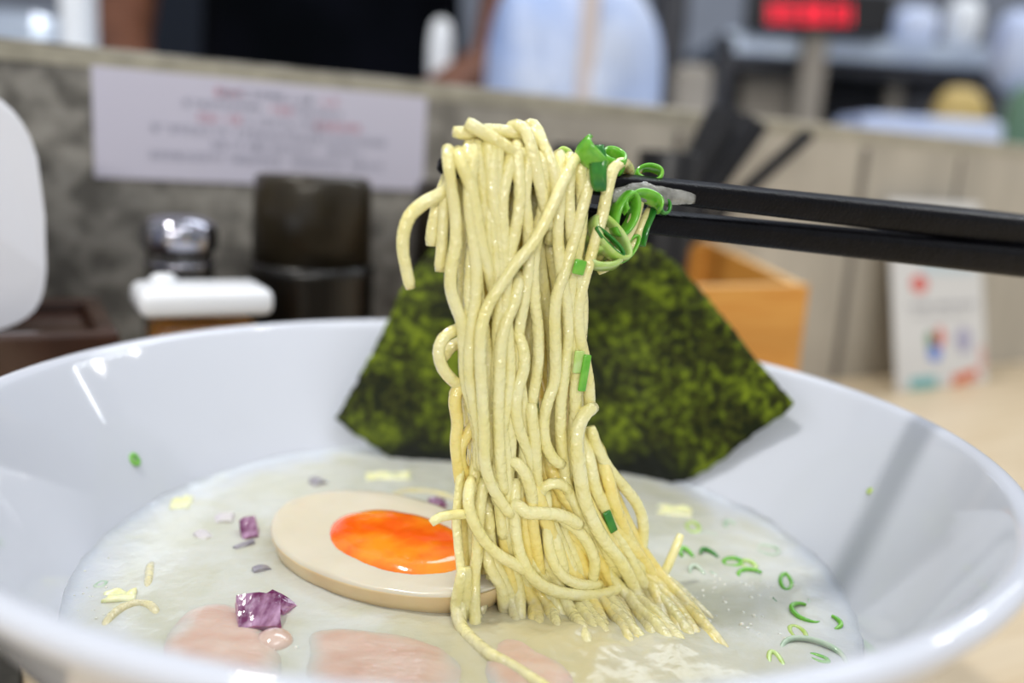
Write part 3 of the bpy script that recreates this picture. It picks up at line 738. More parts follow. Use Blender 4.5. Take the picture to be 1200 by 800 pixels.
# on the broth
UPN = Vector((0, 0, 1))
GB = 'scallion rings floating on the broth right of the noodles'
fl = [(806, 652, .0034, .0014, 0, 3.1, M_grn, .2, 'green scallion crescent nearest the curled noodle end'),
      (833, 655, .0046, .0022, .3, 2.6, M_dkgrn, .1, 'dark green scallion arc right of the nearest crescent'),
      (846, 668, .0048, .0038, 3.4, 6.0, M_wet, .2, 'pale sunken scallion arc below the dark arc'),
      (828, 632, .0040, .0044, .3, 2.7, M_wet, .4, 'thin pale scallion arc above the others'),
      (818, 676, .0040, .0016, .2, 2.8, M_wet, .1, 'grey green scallion piece low beside the noodles'),
      (858, 659, .0018, .0022, 0, 6.28, M_grn, .5, 'solid bright green scallion bit in the middle of the floating group'),
      (877, 662, .0020, .0016, 0, 6.28, M_lime, .3, 'lime green scallion bit right of the solid bright one'),
      (880, 675, .0028, .0030, .4, 5.2, M_grn, .1, 'open green scallion ring below the lime bit'),
      (900, 645, .0028, .0026, 0, 6.28, M_wet, .0, 'blurry green ring farther back near the bowl wall'),
      (812, 618, .0030, .0016, 0, 6.28, M_lime, .0, 'pale lime scallion floating behind the noodle fan'),
      (856, 617, .0026, .0014, 0, 6.28, M_wet, .0, 'faint green scallion farthest back on the broth'),
      (921, 682, .0042, .0012, 0, 6.28, M_grn, -.25, 'solid green scallion blade near the bowl shadow'),
      (915, 700, .0036, .0022, 3.3, 6.1, M_dkgrn, .1, 'dark green arc just below the solid blade'),
      (937, 703, .0022, .0020, 3.1, 6.3, M_wet, .1, 'small dark wet arc right of the arc below the blade'),
      (946, 718, .0036, .0032, 1.2, 5.2, M_grn, .1, 'open green scallion ring under the bowl shadow'),
      (973, 728, .0026, .0020, 4.6, 7.2, M_grn, .1, 'small green arc rightmost on the broth'),
      (952, 775, .0064, .0064, 0, 6.28, M_wet, .0, 'big pale ring of scallion at the front right'),
      (958, 772, .0020, .0010, 0, 6.28, M_grn, .9, 'small green bit inside the big pale ring'),
      (935, 742, .0030, .0014, 0, 6.28, M_lime, .0, 'faint lime scallion between the open ring and the big pale ring'),
      (910, 779, .0036, .0012, 0, 6.28, M_lime, .0, 'faint lime scallion left of the big pale ring'),
      (560, 723, .0028, .0010, 0, 6.28, M_wet, .0, 'green scallion bit sunk beside the trailing noodle'),
      (118, 686, .0014, .0009, 0, 6.28, M_wet, .0, 'tiny green bit at the far left of the broth')]
for px, py, rx, ry, a0, a1, m, sp, lab in fl:
    dip = -.00035 if m is M_wet else (-.0001 if a1 > 6 else .0001)
    ring(onz(px, py, ZS+dip), Vector((random.uniform(-.15, .15), random.uniform(-.25, .05), 1)), ry*.95, rx*.95, .0010, .0005, a0, a1, m, lab, sp, GB)
# specks stuck to the bowl wall
def on_bowl(px, py):
    d = ray(px, py); t = .05
    while t < .5:
        p = CAM+d*t; r = math.hypot(p.x, p.y)
        if p.z < .0715 and p.y > -.09:
            # inner profile
            zz = p.z; pr_ = [(.0998, .0710), (.0955, .0640), (.0890, .0530), (.0815, .0405)]
            rr = None
            for (ra, za), (rb, zb) in zip(pr_, pr_[1:]):
                if zb <= zz <= za: rr = rb+(ra-rb)*(zz-zb)/(za-zb)
            if rr and r >= rr-.0004: return p
        t += .0003
    return onz(px, py, ZS)
p = on_bowl(158, 538)
ring(p, Vector((.8, -.3, .6)), .0013, .0009, .0008, .0005, 0, 6.28, M_grn, 'green scallion speck stuck on the left bowl wall', 0, 'specks on the bowl wall')
p = on_bowl(1019, 575)
ring(p, Vector((-.8, -.1, .6)), .0006, .0005, .0005, .0003, 0, 6.28, M_lime, 'tiny yellow green speck stuck in the chopstick shadow on the right bowl wall', 0, 'specks on the bowl wall')
# cabbage
def leafbit(px, py, sx, sy, rz, label):
    bm = bmesh.new(); bmesh.ops.create_grid(bm, x_segments=10, y_segments=10, size=.5)
    for v in bm.verts:
        x, y = v.co.x, v.co.y
        v.co = Vector((x*sx, y*sy, .0012*noise.noise(Vector((x*3, y*3, px)))+.0006))
    r = bmesh.ops.extrude_face_region(bm, geom=bm.faces[:]); bmesh.ops.translate(bm, vec=(0, 0, -.0012), verts=[e for e in r['geom'] if isinstance(e, bmesh.types.BMVert)])
    o = from_bm('cabbage_piece', bm, M_cabbage); o.location = onz(px, py, ZS-.0002); o.rotation_euler = (0, 0, rz)
    tag(o, label, 'cabbage', 'pale cabbage bits in the broth')
leafbit(213, 590, .0050, .0075, .3, 'pale yellow cabbage bit near the back left edge of the broth')
leafbit(140, 700, .0060, .0040, .3, 'pale cabbage bit beside the sunken noodle arc')
leafbit(455, 560, .0120, .0040, .2, 'pale cabbage strip floating behind the egg')
leafbit(790, 600, .0090, .0050, -.2, 'pale cabbage bit behind the noodle fan at the right')

# foam bubbles (uncountable) and the single large bubble
bm = bmesh.new()
def bub(px, py, r):
    c = onz(px, py, ZS); m4 = Matrix.Translation(c)
    bmesh.ops.create_icosphere(bm, subdivisions=2, radius=r, matrix=m4)
for i in range(60):
    t = random.random(); x = 385+t*175; y = 672+38*math.sin(t*1.7)+random.gauss(6, 4); bub(x, y, random.uniform(.00015, .0005))
for i in range(40): bub(random.gauss(70, 14)+random.random()*60, random.gauss(700, 30), random.uniform(.0001, .0003))
for i in range(30): bub(random.gauss(310, 22), random.gauss(735, 14), random.uniform(.00015, .00045))
for i in range(70): bub(random.gauss(800, 60), random.gauss(735, 22), random.uniform(.00015, .0006))
for i in range(40): bub(random.gauss(860, 40), random.gauss(688, 8), random.uniform(.00015, .0006))
for i in range(60): bub(random.gauss(590, 45), random.gauss(710, 16), random.uniform(.00012, .0004))
M_bub = mat('bubble_film', (.80, .78, .68), .05, coat=1, sss=.2)
tag(from_bm('foam_bubbles', bm, M_bub), 'tiny froth bubbles dotted over the broth surface', 'foam', kind='stuff')
bm = bmesh.new(); bmesh.ops.create_uvsphere(bm, u_segments=32, v_segments=16, radius=1)
for v in bm.verts: v.co = Vector((v.co.x*.0034, v.co.y*.0034, v.co.z*.0021))
o = from_bm('soup_bubble', bm, mat('bubble', (.60, .42, .34), .04, coat=1, col2=(.72, .55, .46), scale=200)); o.location = onz(321, 752, ZS)
tag(o, 'single large pinkish bubble just below the largest onion dice', 'bubble')

# ------------------------------------------------------------------ nori sheet
nn = Vector((-.06, -1, .40)).normalized()
def onn(px, py):
    d = ray(px, py); y = .07
    for _ in range(30):
        p = CAM+d*((y-CAM.y)/d.y)
        y = .5*y+.5*(.064+.33*(p.z-.039)-12*max(0, p.x-.030)**2-4*max(0, -.035-p.x)**2)
    return p
edge = [(393, 490), (400, 478), (418, 446), (436, 412), (452, 382), (466, 350), (482, 322), (503, 296), (530, 283), (570, 277), (620, 274), (680, 275), (725, 280), (758, 288), (790, 306), (820, 338), (850, 374), (880, 414), (905, 442), (922, 462), (931, 474), (915, 488), (880, 512), (850, 536), (820, 556), (806, 562), (770, 570), (700, 576), (600, 572), (520, 556), (465, 540), (440, 524), (412, 506)]
cenp = Vector((650, 440, 0)); cen = onn(650, 440)
eh = catmull([Vector((x, y, 0)) for x, y in edge+[edge[0]]], 4.5)[:-1]; n = len(eh)
bm = bmesh.new(); rows = []
NQ = 46
for i in range(1, NQ+1):
    q = i/NQ; row = []
    for k, v in enumerate(eh):
        e = cenp+(v-cenp)*q
        if i == NQ: e = e+(v-cenp).normalized()*(2.6*noise.noise(v*.16)+1.6*noise.noise(v*.45))
        p = onn(e.x, e.y)
        h = .0008*noise.noise(p*45)+.0004*noise.noise(p*160)+.00022*noise.noise(p*600)
        row.append(bm.verts.new(p+nn*h))
    rows.append(row)
c0 = bm.verts.new(cen)
for k in range(n): bm.faces.new((c0, rows[0][k], rows[0][(k+1) % n]))
for a, b in zip(rows, rows[1:]):
    for k in range(n): bm.faces.new((a[k], b[k], b[(k+1) % n], a[(k+1) % n]))
o = from_bm('nori_sheet', bm, M_nori); md = o.modifiers.new('th', 'SOLIDIFY'); md.thickness = .0005; md.offset = -1
tag(o, 'dark green nori sheet standing in the broth against the back of the bowl', 'nori')

# ------------------------------------------------------------------ things on the counter, along the partition
def wobj(name, s, t, z=0): return empty(name, W(s, t, z), WANG)
# napkin box
b0 = W(-.452, .03, 0)
box = wobj('napkin_box', -.50, .075); tag(box, 'dark brown lacquered napkin box at the left edge', 'napkin box')
bw, bd, bh = .10, .062, .0700
off = -.0005
def wall_panel(name, sx, sy, sz, loc, m, parent, bev=.0015): return from_bm(name, box_bm(sx, sy, sz, loc, bev), m, parent, smooth=False)
wall_panel('front_panel', bw, .006, bh, (off, -bd/2+.003, bh/2), M_brown, box)
wall_panel('back_panel', bw, .006, bh, (off, bd/2-.003, bh/2), M_brown, box)
wall_panel('side_panel', .006, bd-.012, bh, (off+bw/2-.003, 0, bh/2), M_brown, box)
wall_panel('side_panel', .006, bd-.012, bh, (off-bw/2+.003, 0, bh/2), M_brown, box)
wall_panel('top_panel', bw-.012, bd-.012, .004, (off, 0, bh-.006), M_brown, box)
# napkins: pleated upright sheets with a rounded corner
for i in range(5):
    bm = bmesh.new(); pts = []
    hw, hh = .0335, .0715
    for k in range(40):
        a = 2*PI*k/40; c, s = math.cos(a), math.sin(a)
        x = hw*math.copysign(abs(c)**.55, c); z = hh/2*math.copysign(abs(s)**.42, s)+hh/2
        pts.append((x*(1.0 if z < hh*.5 else 1-.16*((z/hh-.5)/.5)**2), z))
    f0 = [bm.verts.new((x, .002*math.sin(x*90+i)+.0006*noise.noise(Vector((x*80, z*80, i))), z)) for x, z in pts]
    bm.faces.new(f0)
    r = bmesh.ops.extrude_face_region(bm, geom=bm.faces[:]); bmesh.ops.translate(bm, vec=(0, .0022, 0), verts=[e for e in r['geom'] if isinstance(e, bmesh.types.BMVert)])
    o = from_bm('paper_napkin', bm, M_paper, smooth=False)
    o.location = W(-.5015-.0012*i, .086-.0048*i, bh-.004); o.rotation_euler = (.06-.03*i, 0, WANG)
    tag(o, ['white folded paper napkin frontmost in the brown box', 'white paper napkin second from the front in the brown box', 'white paper napkin in the middle of the brown box', 'white paper napkin second from the back in the brown box', 'white paper napkin rearmost in the brown box, nearest the concrete'][i], 'napkin', 'paper napkins standing in the brown box')

# spice jar
j = wobj('spice_jar', -.4255, .055); tag(j, 'dark glass spice jar with a domed chrome lid behind the white lidded container', 'spice jar')
from_bm('glass_body', lathe_bm([(0, 0), (.0108, 0), (.0122, .002), (.0122, .064), (.0116, .070), (.0110, .0735), (0, .0735)], 48), M_jarglass, j)
from_bm('jar_neck', lathe_bm([(0, .0735), (.0112, .0735), (.0116, .0775), (.0112, .0815), (.0112, .0880), (0, .0880)], 48), M_jarglass, j)
from_bm('neck_ring', lathe_bm([(.0112, .0822), (.0120, .0826), (.0120, .0838), (.0112, .0842)], 48), M_chrome, j)
from_bm('lid', lathe_bm([(0, .0885), (.0124, .0885), (.0128, .0890), (.0128, .0945), (.0118, .0970), (.0085, .0990), (.004, .0997), (0, .0999)], 48), M_chrome, j)
# white lidded container
c_ = wobj('condiment_container', -.4245, .089); tag(c_, 'clear condiment container with a white lid and orange spice inside', 'condiment container')
from_bm('container_body', box_bm(.032, .022, .070, (0, 0, .035), bev=.003, seg=3), M_clear, c_)
from_bm('spice_filling', box_bm(.0285, .0185, .0640, (0, 0, .034), bev=.002, seg=2), M_spice, c_)
lid = from_bm('lid', box_bm(.040, .026, .0085, (0, 0, .0765), bev=.003, seg=3), M_whiteplastic, c_)
from_bm('lid_knob', lathe_bm([(0, .0803), (.004, .0803), (.0045, .0818), (.003, .0835), (0, .084)], 24), M_whiteplastic, lid).location = (-.011, .004, 0)

# smoky tumblers
def smoky(s, t, r, label, grp):
    g = wobj('stacked_tumbler', s, t); tag(g, label, 'tumbler', grp)
    from_bm('lower_cup', lathe_bm([(0, 0), (r*.99, 0), (r*1.05, .002), (r*1.04, .078), (r*1.06, .0795), (r*1.06, .0825), (r*.9, .083), (0, .083)], 64), M_smoky2, g)
    from_bm('upper_cup', lathe_bm([(0, .083), (r*.99, .083), (r*.97, .1105), (r*.95, .1135), (r*.88, .1152), (r*.4, .1155), (0, .1155)], 64), M_smoky, g)
    return g
smoky(-.3775, .052, .0222, 'dark smoky brown tumblers upside down under the paper notice', 'upturned smoky tumblers')
smoky(-.315, .052, .0200, 'dark smoky brown tumblers mostly hidden behind the hooked noodle', 'upturned smoky tumblers')

# wooden tray holding the chopstick cups
ty = wobj('wooden_tray', -.2185, .050); tag(ty, 'honey coloured wooden box holding black cups behind the nori', 'wooden box')
tw, td = .140, .062
def trap(name, x, m):   # side with a sloping top
    bm = bmesh.new(); vs = []
    for dx in (-.003, .003):
        vs.append([bm.verts.new((x+dx, y, z)) for y, z in ((-td/2, 0), (td/2, 0), (td/2, .089), (-td/2, .0765))])
    bm.faces.new(vs[0]); bm.faces.new(vs[1][::-1])
    for k in range(4): bm.faces.new((vs[0][k], vs[0][(k+1) % 4], vs[1][(k+1) % 4], vs[1][k]))
    for v in bm.verts: pass
    o = from_bm(name, bm, [m, M_woodtop], ty, smooth=False)
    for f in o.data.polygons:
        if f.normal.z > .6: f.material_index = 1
trap('side_panel', tw/2-.003, M_woodtray); trap('side_panel', -tw/2+.003, M_woodtray)
for nm, y, h in (('front_panel', -td/2-.003, .0765), ('back_panel', td/2+.003, .089)):
    o = from_bm(nm, box_bm(tw, .006, h, (0, y, h/2), bev=.0006), [M_woodtray, M_woodtop], ty, smooth=False)
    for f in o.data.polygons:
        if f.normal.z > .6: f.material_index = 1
from_bm('divider', box_bm(.004, td, .070, (-.0135, 0, .036)), M_woodtray, ty, smooth=False)
from_bm('bottom_panel', box_bm(tw-.012, td, .004, (0, 0, .002)), M_woodtray, ty, smooth=False)
def cup(s, t, r, h, label):
    bm = lathe_bm([(0, 0), (r*.9, 0), (r*.93, .002), (r, h-.001), (r*.98, h), (r*.9, h-.001), (r*.84, .006), (0, .005)], 48)
    o = from_bm('black_cup', bm, M_black); o.location = W(s, t, .0045); tag(o, label, 'cup', 'black cups in the wooden box')
cup(-.2100, .0500, .0140, .1290, 'black cup in the wooden box, right one beside the leaning chopsticks')
cup(-.2560, .0500, .0150, .1290, 'black cup in the wooden box, left one partly behind the noodles')
# spare chopsticks leaning out of the right cup
M_stickm = mat('matte_black_stick', (.004, .004, .006), .4, spec=.3, col2=(.010, .011, .016), scale=40)
tips = [((838, 128), 'leftmost black chopstick leaning out of the wooden box'), ((851, 132), 'second black chopstick leaning out of the wooden box'), ((866, 134), 'third black chopstick leaning out of the wooden box'),
        ((880, 139), 'fourth black chopstick leaning out of the wooden box'), ((892, 147), 'fifth black chopstick leaning out of the wooden box'), ((946, 158), 'single black chopstick leaning farthest right, apart from the others')]
for i, ((px, py), lab) in enumerate(tips):
    tt = .0245+.0055*(i % 2) if i < 5 else .0270
    top = wall_px(px, py, tt)
    thr = wall_px(800+i*11, 203+i*3, tt) if i < 5 else wall_px(884, 213, tt)
    d = (thr-top); base = top+d*((.012-top.z)/d.z)
    if st(base)[0] < -.272: base = top+d*((-.272-st(top)[0])/(st(thr)[0]-st(top)[0]))
    path = [base.lerp(top, q/12) for q in range(13)]
    sec = [(1, 1), (-1, 1), (-1, -1), (1, -1)]
    sec = [(.8, 1), (-.8, 1), (-1, .8), (-1, -.8), (-.8, -1), (.8, -1), (1, -.8), (1, .8)]
    o = from_bm('spare_chopstick', tube_bm(path, lambda t: (.0021+.0014*t,)*2, section=sec), M_stickm, smooth=False)
    tag(o, lab, 'chopstick', 'spare chopsticks in the wooden box')

# leaning card
cd = wobj('table_card', .0405, .0365); tag(cd, 'small white printed card leaning on the partition at the right', 'card')
cwid, chei = .090, .118
lean = math.atan2(.026, .115)
cd.rotation_euler = (0, 0, WANG)
tl = bpy.data.objects.new('card_sheet', bpy.data.meshes.new('card_sheet'))
bm = box_bm(cwid, .0012, chei, (0, 0, chei/2+.0006))
cs_ = from_bm('card_sheet', bm, M_card, cd, smooth=False); bpy.data.objects.remove(tl)
cs_.rotation_euler = (-lean, 0, 0)
def patch(nm, x, z, w, h, m, par, y=-.0008, rot=0):
    o = from_bm(nm, box_bm(w, .0003, h, (0, 0, 0)), m, par, smooth=False); o.location = (x, y, z); o.rotation_euler = (0, rot, 0); return o
def blob(nm, x, z, w, h, m, par, y=-.0009):
    bm = bmesh.new(); bmesh.ops.create_cone(bm, cap_ends=True, segments=24, radius1=.5, radius2=.5, depth=1)
    bmesh.ops.transform(bm, matrix=Matrix.Rotation(PI/2, 4, 'X'), verts=bm.verts); bmesh.ops.scale(bm, vec=(w, .0003, h), verts=bm.verts)
    o = from_bm(nm, bm, m, par, smooth=False); o.location = (x, y, z); return o
C_or = mat('print_orange', (.62, .16, .07), .6); C_te = mat('print_teal', (.16, .42, .44), .6); C_bl = mat('print_blue', (.12, .22, .62), .6)
C_gr = mat('print_green', (.05, .20, .08), .6); C_rd = mat('print_red', (.62, .14, .12), .6); C_gy = mat('print_grey', (.30, .30, .33), .6); C_pp = mat('print_lavender', (.36, .35, .48), .6); C_lb = mat('print_pale_blue', (.50, .58, .62), .6)
patch('header_band', 0, .093, .080, .006, C_or, cs_)
patch('tint_panel', .010, .078, .055, .012, C_lb, cs_)
blob('red_mark', -.020, .066, .016, .011, C_rd, cs_)
for i in range(12): patch('printed_line', -.030+i*.0056+.001*(i % 3), .052, .0034, .0036 if i % 4 else .002, C_gy, cs_)
for i in range(10): patch('printed_line', -.026+i*.0056, .046, .003, .0014, C_gy, cs_)
blob('picture_green', -.011, .030, .008, .012, C_gr, cs_); blob('picture_red', -.002, .032, .008, .013, C_rd, cs_, -.0010); blob('picture_blue', -.008, .022, .013, .010, C_bl, cs_, -.0011)
blob('picture_grey', .022, .029, .016, .017, C_pp, cs_)
patch('teal_corner', -.020, .004, .026, .007, C_te, cs_); patch('orange_corner', .022, .005, .026, .007, C_or, cs_, rot=-.15); patch('pink_edge', .041, .016, .005, .016, mat('print_pink', (.62, .36, .33), .6), cs_)

# paper notice on the partition
sg = wobj('paper_notice', -.379, .0008); tag(sg, 'wide white paper notice with rows of small print taped on the concrete', 'notice')
sh = from_bm('notice_sheet', box_bm(.1365, .0005, .0412, (0, 0, .1296)), M_signpaper, sg, smooth=False)
rows = [(.1447, .0040, [(-.020, .008, 'r'), (-.004, .036, 'd'), (.023, .006, 'r')]),
        (.1395, .0032, [(-.021, .030, 'm'), (.003, .009, 'r'), (.018, .020, 'm')]),
        (.1343, .0036, [(-.022, .017, 'r'), (-.006, .012, 'm'), (.011, .018, 'm'), (.026, .018, 'r')]),
        (.1291, .0034, [(-.034, .028, 'm'), (.001, .034, 'm'), (.034, .028, 'm')]),
        (.1239, .0034, [(-.017, .017, 'm'), (.005, .026, 'm'), (.029, .014, 'm')]),
        (.1187, .0034, [(-.024, .050, 'm'), (.018, .022, 'm'), (.040, .014, 'm')])]
CM = {'r': M_inkred, 'd': M_inkdark, 'm': M_inkmid}
rnd = random.Random(3)
for z, h, segs in rows:
    for xc, w, kk in segs:
        bm = bmesh.new(); x = xc-w/2
        cw = h*.92
        while x < xc+w/2:
            # glyph-like clusters of strokes
            for q in range(3):
                if rnd.random() < .72: box_bm(cw*.78, .0001, h*.10, (x+cw/2, 0, z+h*(-.38+.36*q)), bm=bm)
            for q in range(2):
                if rnd.random() < .75: box_bm(h*.11, .0001, h*.8, (x+cw*(.25+.5*q), 0, z), bm=bm)
            x += cw*1.05
        o = from_bm('printed_words', bm, CM[kk], sh, smooth=False); o.location = (0, -.0004, 0)

# ------------------------------------------------------------------ kitchen behind the partition
def KY(px, py, y): return ony(px, py, y)
# the cook
YC = 1.02
def skin_obj(name, pts, edges, m, parent=None, sub=2, root=0):
    me = bpy.data.meshes.new(name); me.from_pydata([p for p, r in pts], edges, []); o = link(name, me, m, parent)
    o.modifiers.new('skin', 'SKIN'); sv = me.skin_vertices[0].data
    for i, (p, r) in enumerate(pts): sv[i].radius = r if isinstance(r, tuple) else (r, r); sv[i].use_root = (i == root)
    s = o.modifiers.new('sub', 'SUBSURF'); s.levels = sub; s.render_levels = sub
    for p in me.polygons: p.use_smooth = True
    return o
xc = KY(392, 60, YC).x
cook = empty('person', (xc, YC, -.75)); tag(cook, 'person in a black t-shirt bending over work behind the partition', 'person')
def rel(x, y, z): return Vector((x, y, z))
B = [((0, 0, .93), (.11, .075)), ((0, -.01, 1.08), (.12, .08)), ((0, -.02, 1.25), (.15, .10)), ((0, -.03, 1.40), (.13, .085)), ((0, -.05, 1.50), (.055, .055)), ((0, -.09, 1.60), (.075, .09)), ((0, -.10, 1.68), (.07, .085)),
     ((-.18, -.03, 1.38), .055), ((-.235, -.05, 1.12), .043), ((-.190, -.19, .97), .030), ((-.150, -.25, .925), (.036, .022)),
     ((.18, -.03, 1.38), .055), ((.235, -.05, 1.12), .043), ((.215, -.19, .97), .030), ((.155, -.25, .925), (.036, .022)),
     ((-.10, 0, .80), .085), ((-.11, .0, .45), .055), ((-.11, .02, .08), .04), ((-.11, -.12, .035), .035),
     ((.10, 0, .80), .085), ((.11, .0, .45), .055), ((.11, .02, .08), .04), ((.11, -.12, .035), .035)]
Eg = [(0, 1), (1, 2), (2, 3), (3, 4), (4, 5), (5, 6), (3, 7), (7, 8), (8, 9), (9, 10), (3, 11), (11, 12), (12, 13), (13, 14), (0, 15), (15, 16), (16, 17), (17, 18), (0, 19), (19, 20), (20, 21), (21, 22)]
for hi, sgn in ((10, 1), (14, -1)):
    hx, hy, hz = B[hi][0]
    for k in range(4):
        b0_ = len(B); fx = hx+(-.024+.016*k)
        B += [((fx, hy-.035, hz-.012), .0085), ((fx, hy-.058, hz-.035+.004*abs(k-1)), .0075), ((fx, hy-.060, hz-.056+.004*abs(k-1)), .0065)]
        Eg += [(hi, b0_), (b0_, b0_+1), (b0_+1, b0_+2)]
    b0_ = len(B); B += [((hx+sgn*.038, hy-.012, hz-.014), .010), ((hx+sgn*.042, hy-.038, hz-.032), .008)]; Eg += [(hi, b0_), (b0_, b0_+1)]
body = skin_obj('body', B, Eg, M_skin, cook)
SHT = [((0, 0, .80), (.185, .125)), ((0, 0, .92), (.188, .126)), ((0, -.01, 1.06), (.175, .118)), ((0, -.02, 1.25), (.165, .115)), ((0, -.03, 1.41), (.135, .095)), ((-.185, -.03, 1.39), .070), ((-.228, -.045, 1.19), .064), ((.185, -.03, 1.39), .070), ((.232, -.048, 1.13), .064), ((0, -.04, 1.46), .075)]
skin_obj('black_shirt', SHT, [(0, 1), (1, 2), (2, 3), (3, 4), (4, 5), (5, 6), (4, 7), (7, 8), (4, 9)], M_shirt, cook)
PT = [((0, .0, .95), (.172, .115)), ((-.10, 0, .80), .098), ((-.11, 0, .45), .075), ((-.11, .02, .10), .065), ((.10, 0, .80), .098), ((.11, 0, .45), .075), ((.11, .02, .10), .065)]
skin_obj('trousers', PT, [(0, 1), (1, 2), (2, 3), (0, 4), (4, 5), (5, 6)], M_shirt, cook)
skin_obj('hair', [((0, -.075, 1.66), (.078, .090)), ((0, -.075, 1.715), (.070, .080))], [(0, 1)], M_hair, cook)
# face
bm = bmesh.new()
for sx_ in (-.028, .028): bmesh.ops.create_uvsphere(bm, u_segments=12, v_segments=8, radius=.011, matrix=Matrix.Translation((sx_, -.178, 1.63)))
from_bm('eyes', bm, M_hair, cook)
bm = bmesh.new(); bmesh.ops.create_cone(bm, cap_ends=True, segments=12, radius1=.014, radius2=.006, depth=.045, matrix=Matrix.Translation((0, -.188, 1.605))); from_bm('nose', bm, M_skin, cook)

# white cloth tucked beside the cook's arm
def drop(name, px0, px1, py0, py1, y, thick, m, lab, cat, grp=None, zbot=None):
    a = KY(px0, py1, y); b = KY(px1, py0, y)
    if zbot is not None: a.z = zbot
    w = abs(b.x-a.x); h = abs(b.z-a.z)
    bm = bmesh.new(); bmesh.ops.create_uvsphere(bm, u_segments=32, v_segments=20, radius=.5)
    for v in bm.verts:
        c = v.co; q = Vector((math.copysign(abs(2*c.x)**.7, c.x)/2*w, c.y*thick, math.copysign(abs(2*c.z)**.7, c.z)/2*h))
        q *= 1+.08*noise.noise(q*12+Vector((px0, 0, 0))); v.co = q
    o = from_bm(name, bm, m); o.location = (a+b)/2; tag(o, lab, cat, grp); return o
drop('hanging_towel', 500, 532, 22, 105, .80, .03, M_cloth, 'white towel hanging between the cook and the bare forearm', 'towel')

# big pale blue bag
bgb = KY(570, 135, .95); bgt = KY(780, -60, .95)
bm = bmesh.new(); bmesh.ops.create_uvsphere(bm, u_segments=64, v_segments=40, radius=1)
for v in bm.verts:
    c = v.co.copy(); u = c.z
    w = .086*(1-.10*u); x = math.copysign(abs(c.x)**.85, c.x)*w; y = c.y*.060; z = math.copysign(abs(u)**.75, u)*.105
    f = .010*noise.noise(Vector((x*22, y*22, z*6)))+.006*math.sin(x*90+z*15)
    v.co = Vector((x*(1+f*4), y-f, z))
bag = from_bm('plastic_bag', bm, M_bag); bag.location = (KY(672, 60, .72).x, .72, .2055)
tag(bag, 'bulging pale blue plastic bag standing behind the partition', 'bag')
q = from_bm('beige_strap', box_bm(.016, .004, .17, (.010, -.0625, .0), bev=.001), mat('strap', (.55, .47, .44), .8), bag, smooth=False)

# worktop behind the partition
kw = from_bm('kitchen_worktop', box_bm(2.5, .50, .04, (0, .34, .08), bev=.003), M_steel, smooth=False); kw.location = J; kw.rotation_euler = (0, 0, WANG)
tag(kw, 'steel kitchen worktop behind the partition, below its top edge', 'worktop')
def kbox(name, px0, px1, py0, py1, y, dep, m, lab=None, cat=None, bev=.004, grp=None, zbot=None):
    a = KY(px0, py0, y); b = KY(px1, py1, y)
    mid = KY((px0+px1)/2, (py0+py1)/2, y)
    w = (KY(px1, (py0+py1)/2, y)-KY(px0, (py0+py1)/2, y)).length; h = (KY((px0+px1)/2, py0, y)-KY((px0+px1)/2, py1, y)).length
    zt_ = mid.z+h/2; zb_ = mid.z-h/2 if zbot is None else zbot
    o = from_bm(name, box_bm(w, dep, zt_-zb_, bev=bev), m, smooth=False); o.location = (mid.x, y+dep/2, (zt_+zb_)/2)
    if lab: tag(o, lab, cat, grp)
    return o
# back wall of the kitchen
bw_ = from_bm('wall_back', box_bm(7, .05, 3.4, (0, 2.6, .95)), mat('kitchen_wall', (.16, .17, .20), .7, col2=(.28, .31, .38), scale=3), smooth=False); tag(bw_, kind='structure')
# left side of the view
kbox('white_canister', 66, 100, -60, 110, .62, .03, M_cloth, 'white upright canister at the left behind the partition', 'canister', bev=.008, zbot=.10)
kbox('steel_pot', -60, 62, 6, 80, .70, .11, M_steel, 'bluish steel pot at the far left behind the partition', 'pot', bev=.02, zbot=.10)
kbox('dark_cabinet', 100, 260, -80, 110, 1.45, .2, mat('slate_blue', (.018, .024, .038), .6, spec=.15), 'dark slate cabinet behind the cook at the left', 'cabinet', bev=.01, zbot=-.75)
# right side: shelf unit with steel top, led display, posts
ku = empty('steel_shelf_unit', KY(1000, 150, 1.5)); tag(ku, 'dark shelf unit with a steel top at the back right of the kitchen', 'shelf unit')
ku.rotation_euler = (0, 0, 0)
def kpart(nm, *a, **k):
    o = kbox(nm, *a, **k); o.location = o.location-ku.location; o.parent = ku; return o
ZSH = KY(1010, 47, 1.5).z
kpart('steel_top', 850, 1175, 45, 72, 1.5, .45, M_steel)
kpart('underside_panel', 850, 1175, 73, 90, 1.52, .40, M_darksteel)
kpart('back_panel', 850, 1175, 70, 150, 1.93, .02, M_darksteel, zbot=-.75)
kpart('support_post', 938, 966, 30, 165, 1.47, .03, M_beige, zbot=-.75)
kpart('support_post', 868, 932, 80, 165, 1.6, .03, M_beige, zbot=-.75)
kpart('support_post', 1040, 1056, 85, 165, 1.6, .03, M_beige, zbot=-.75)
kpart('support_post', 838, 858, 40, 165, 1.5, .03, M_darksteel, zbot=-.75)
dsp = empty('led_display', KY(950, 16, 1.44)); tag(dsp, 'black display box with glowing red characters above the steel shelf', 'display')
h = kbox('display_case', 880, 1048, -14, 38, 1.45, .05, M_black, zbot=ZSH); h.location -= dsp.location; h.parent = dsp
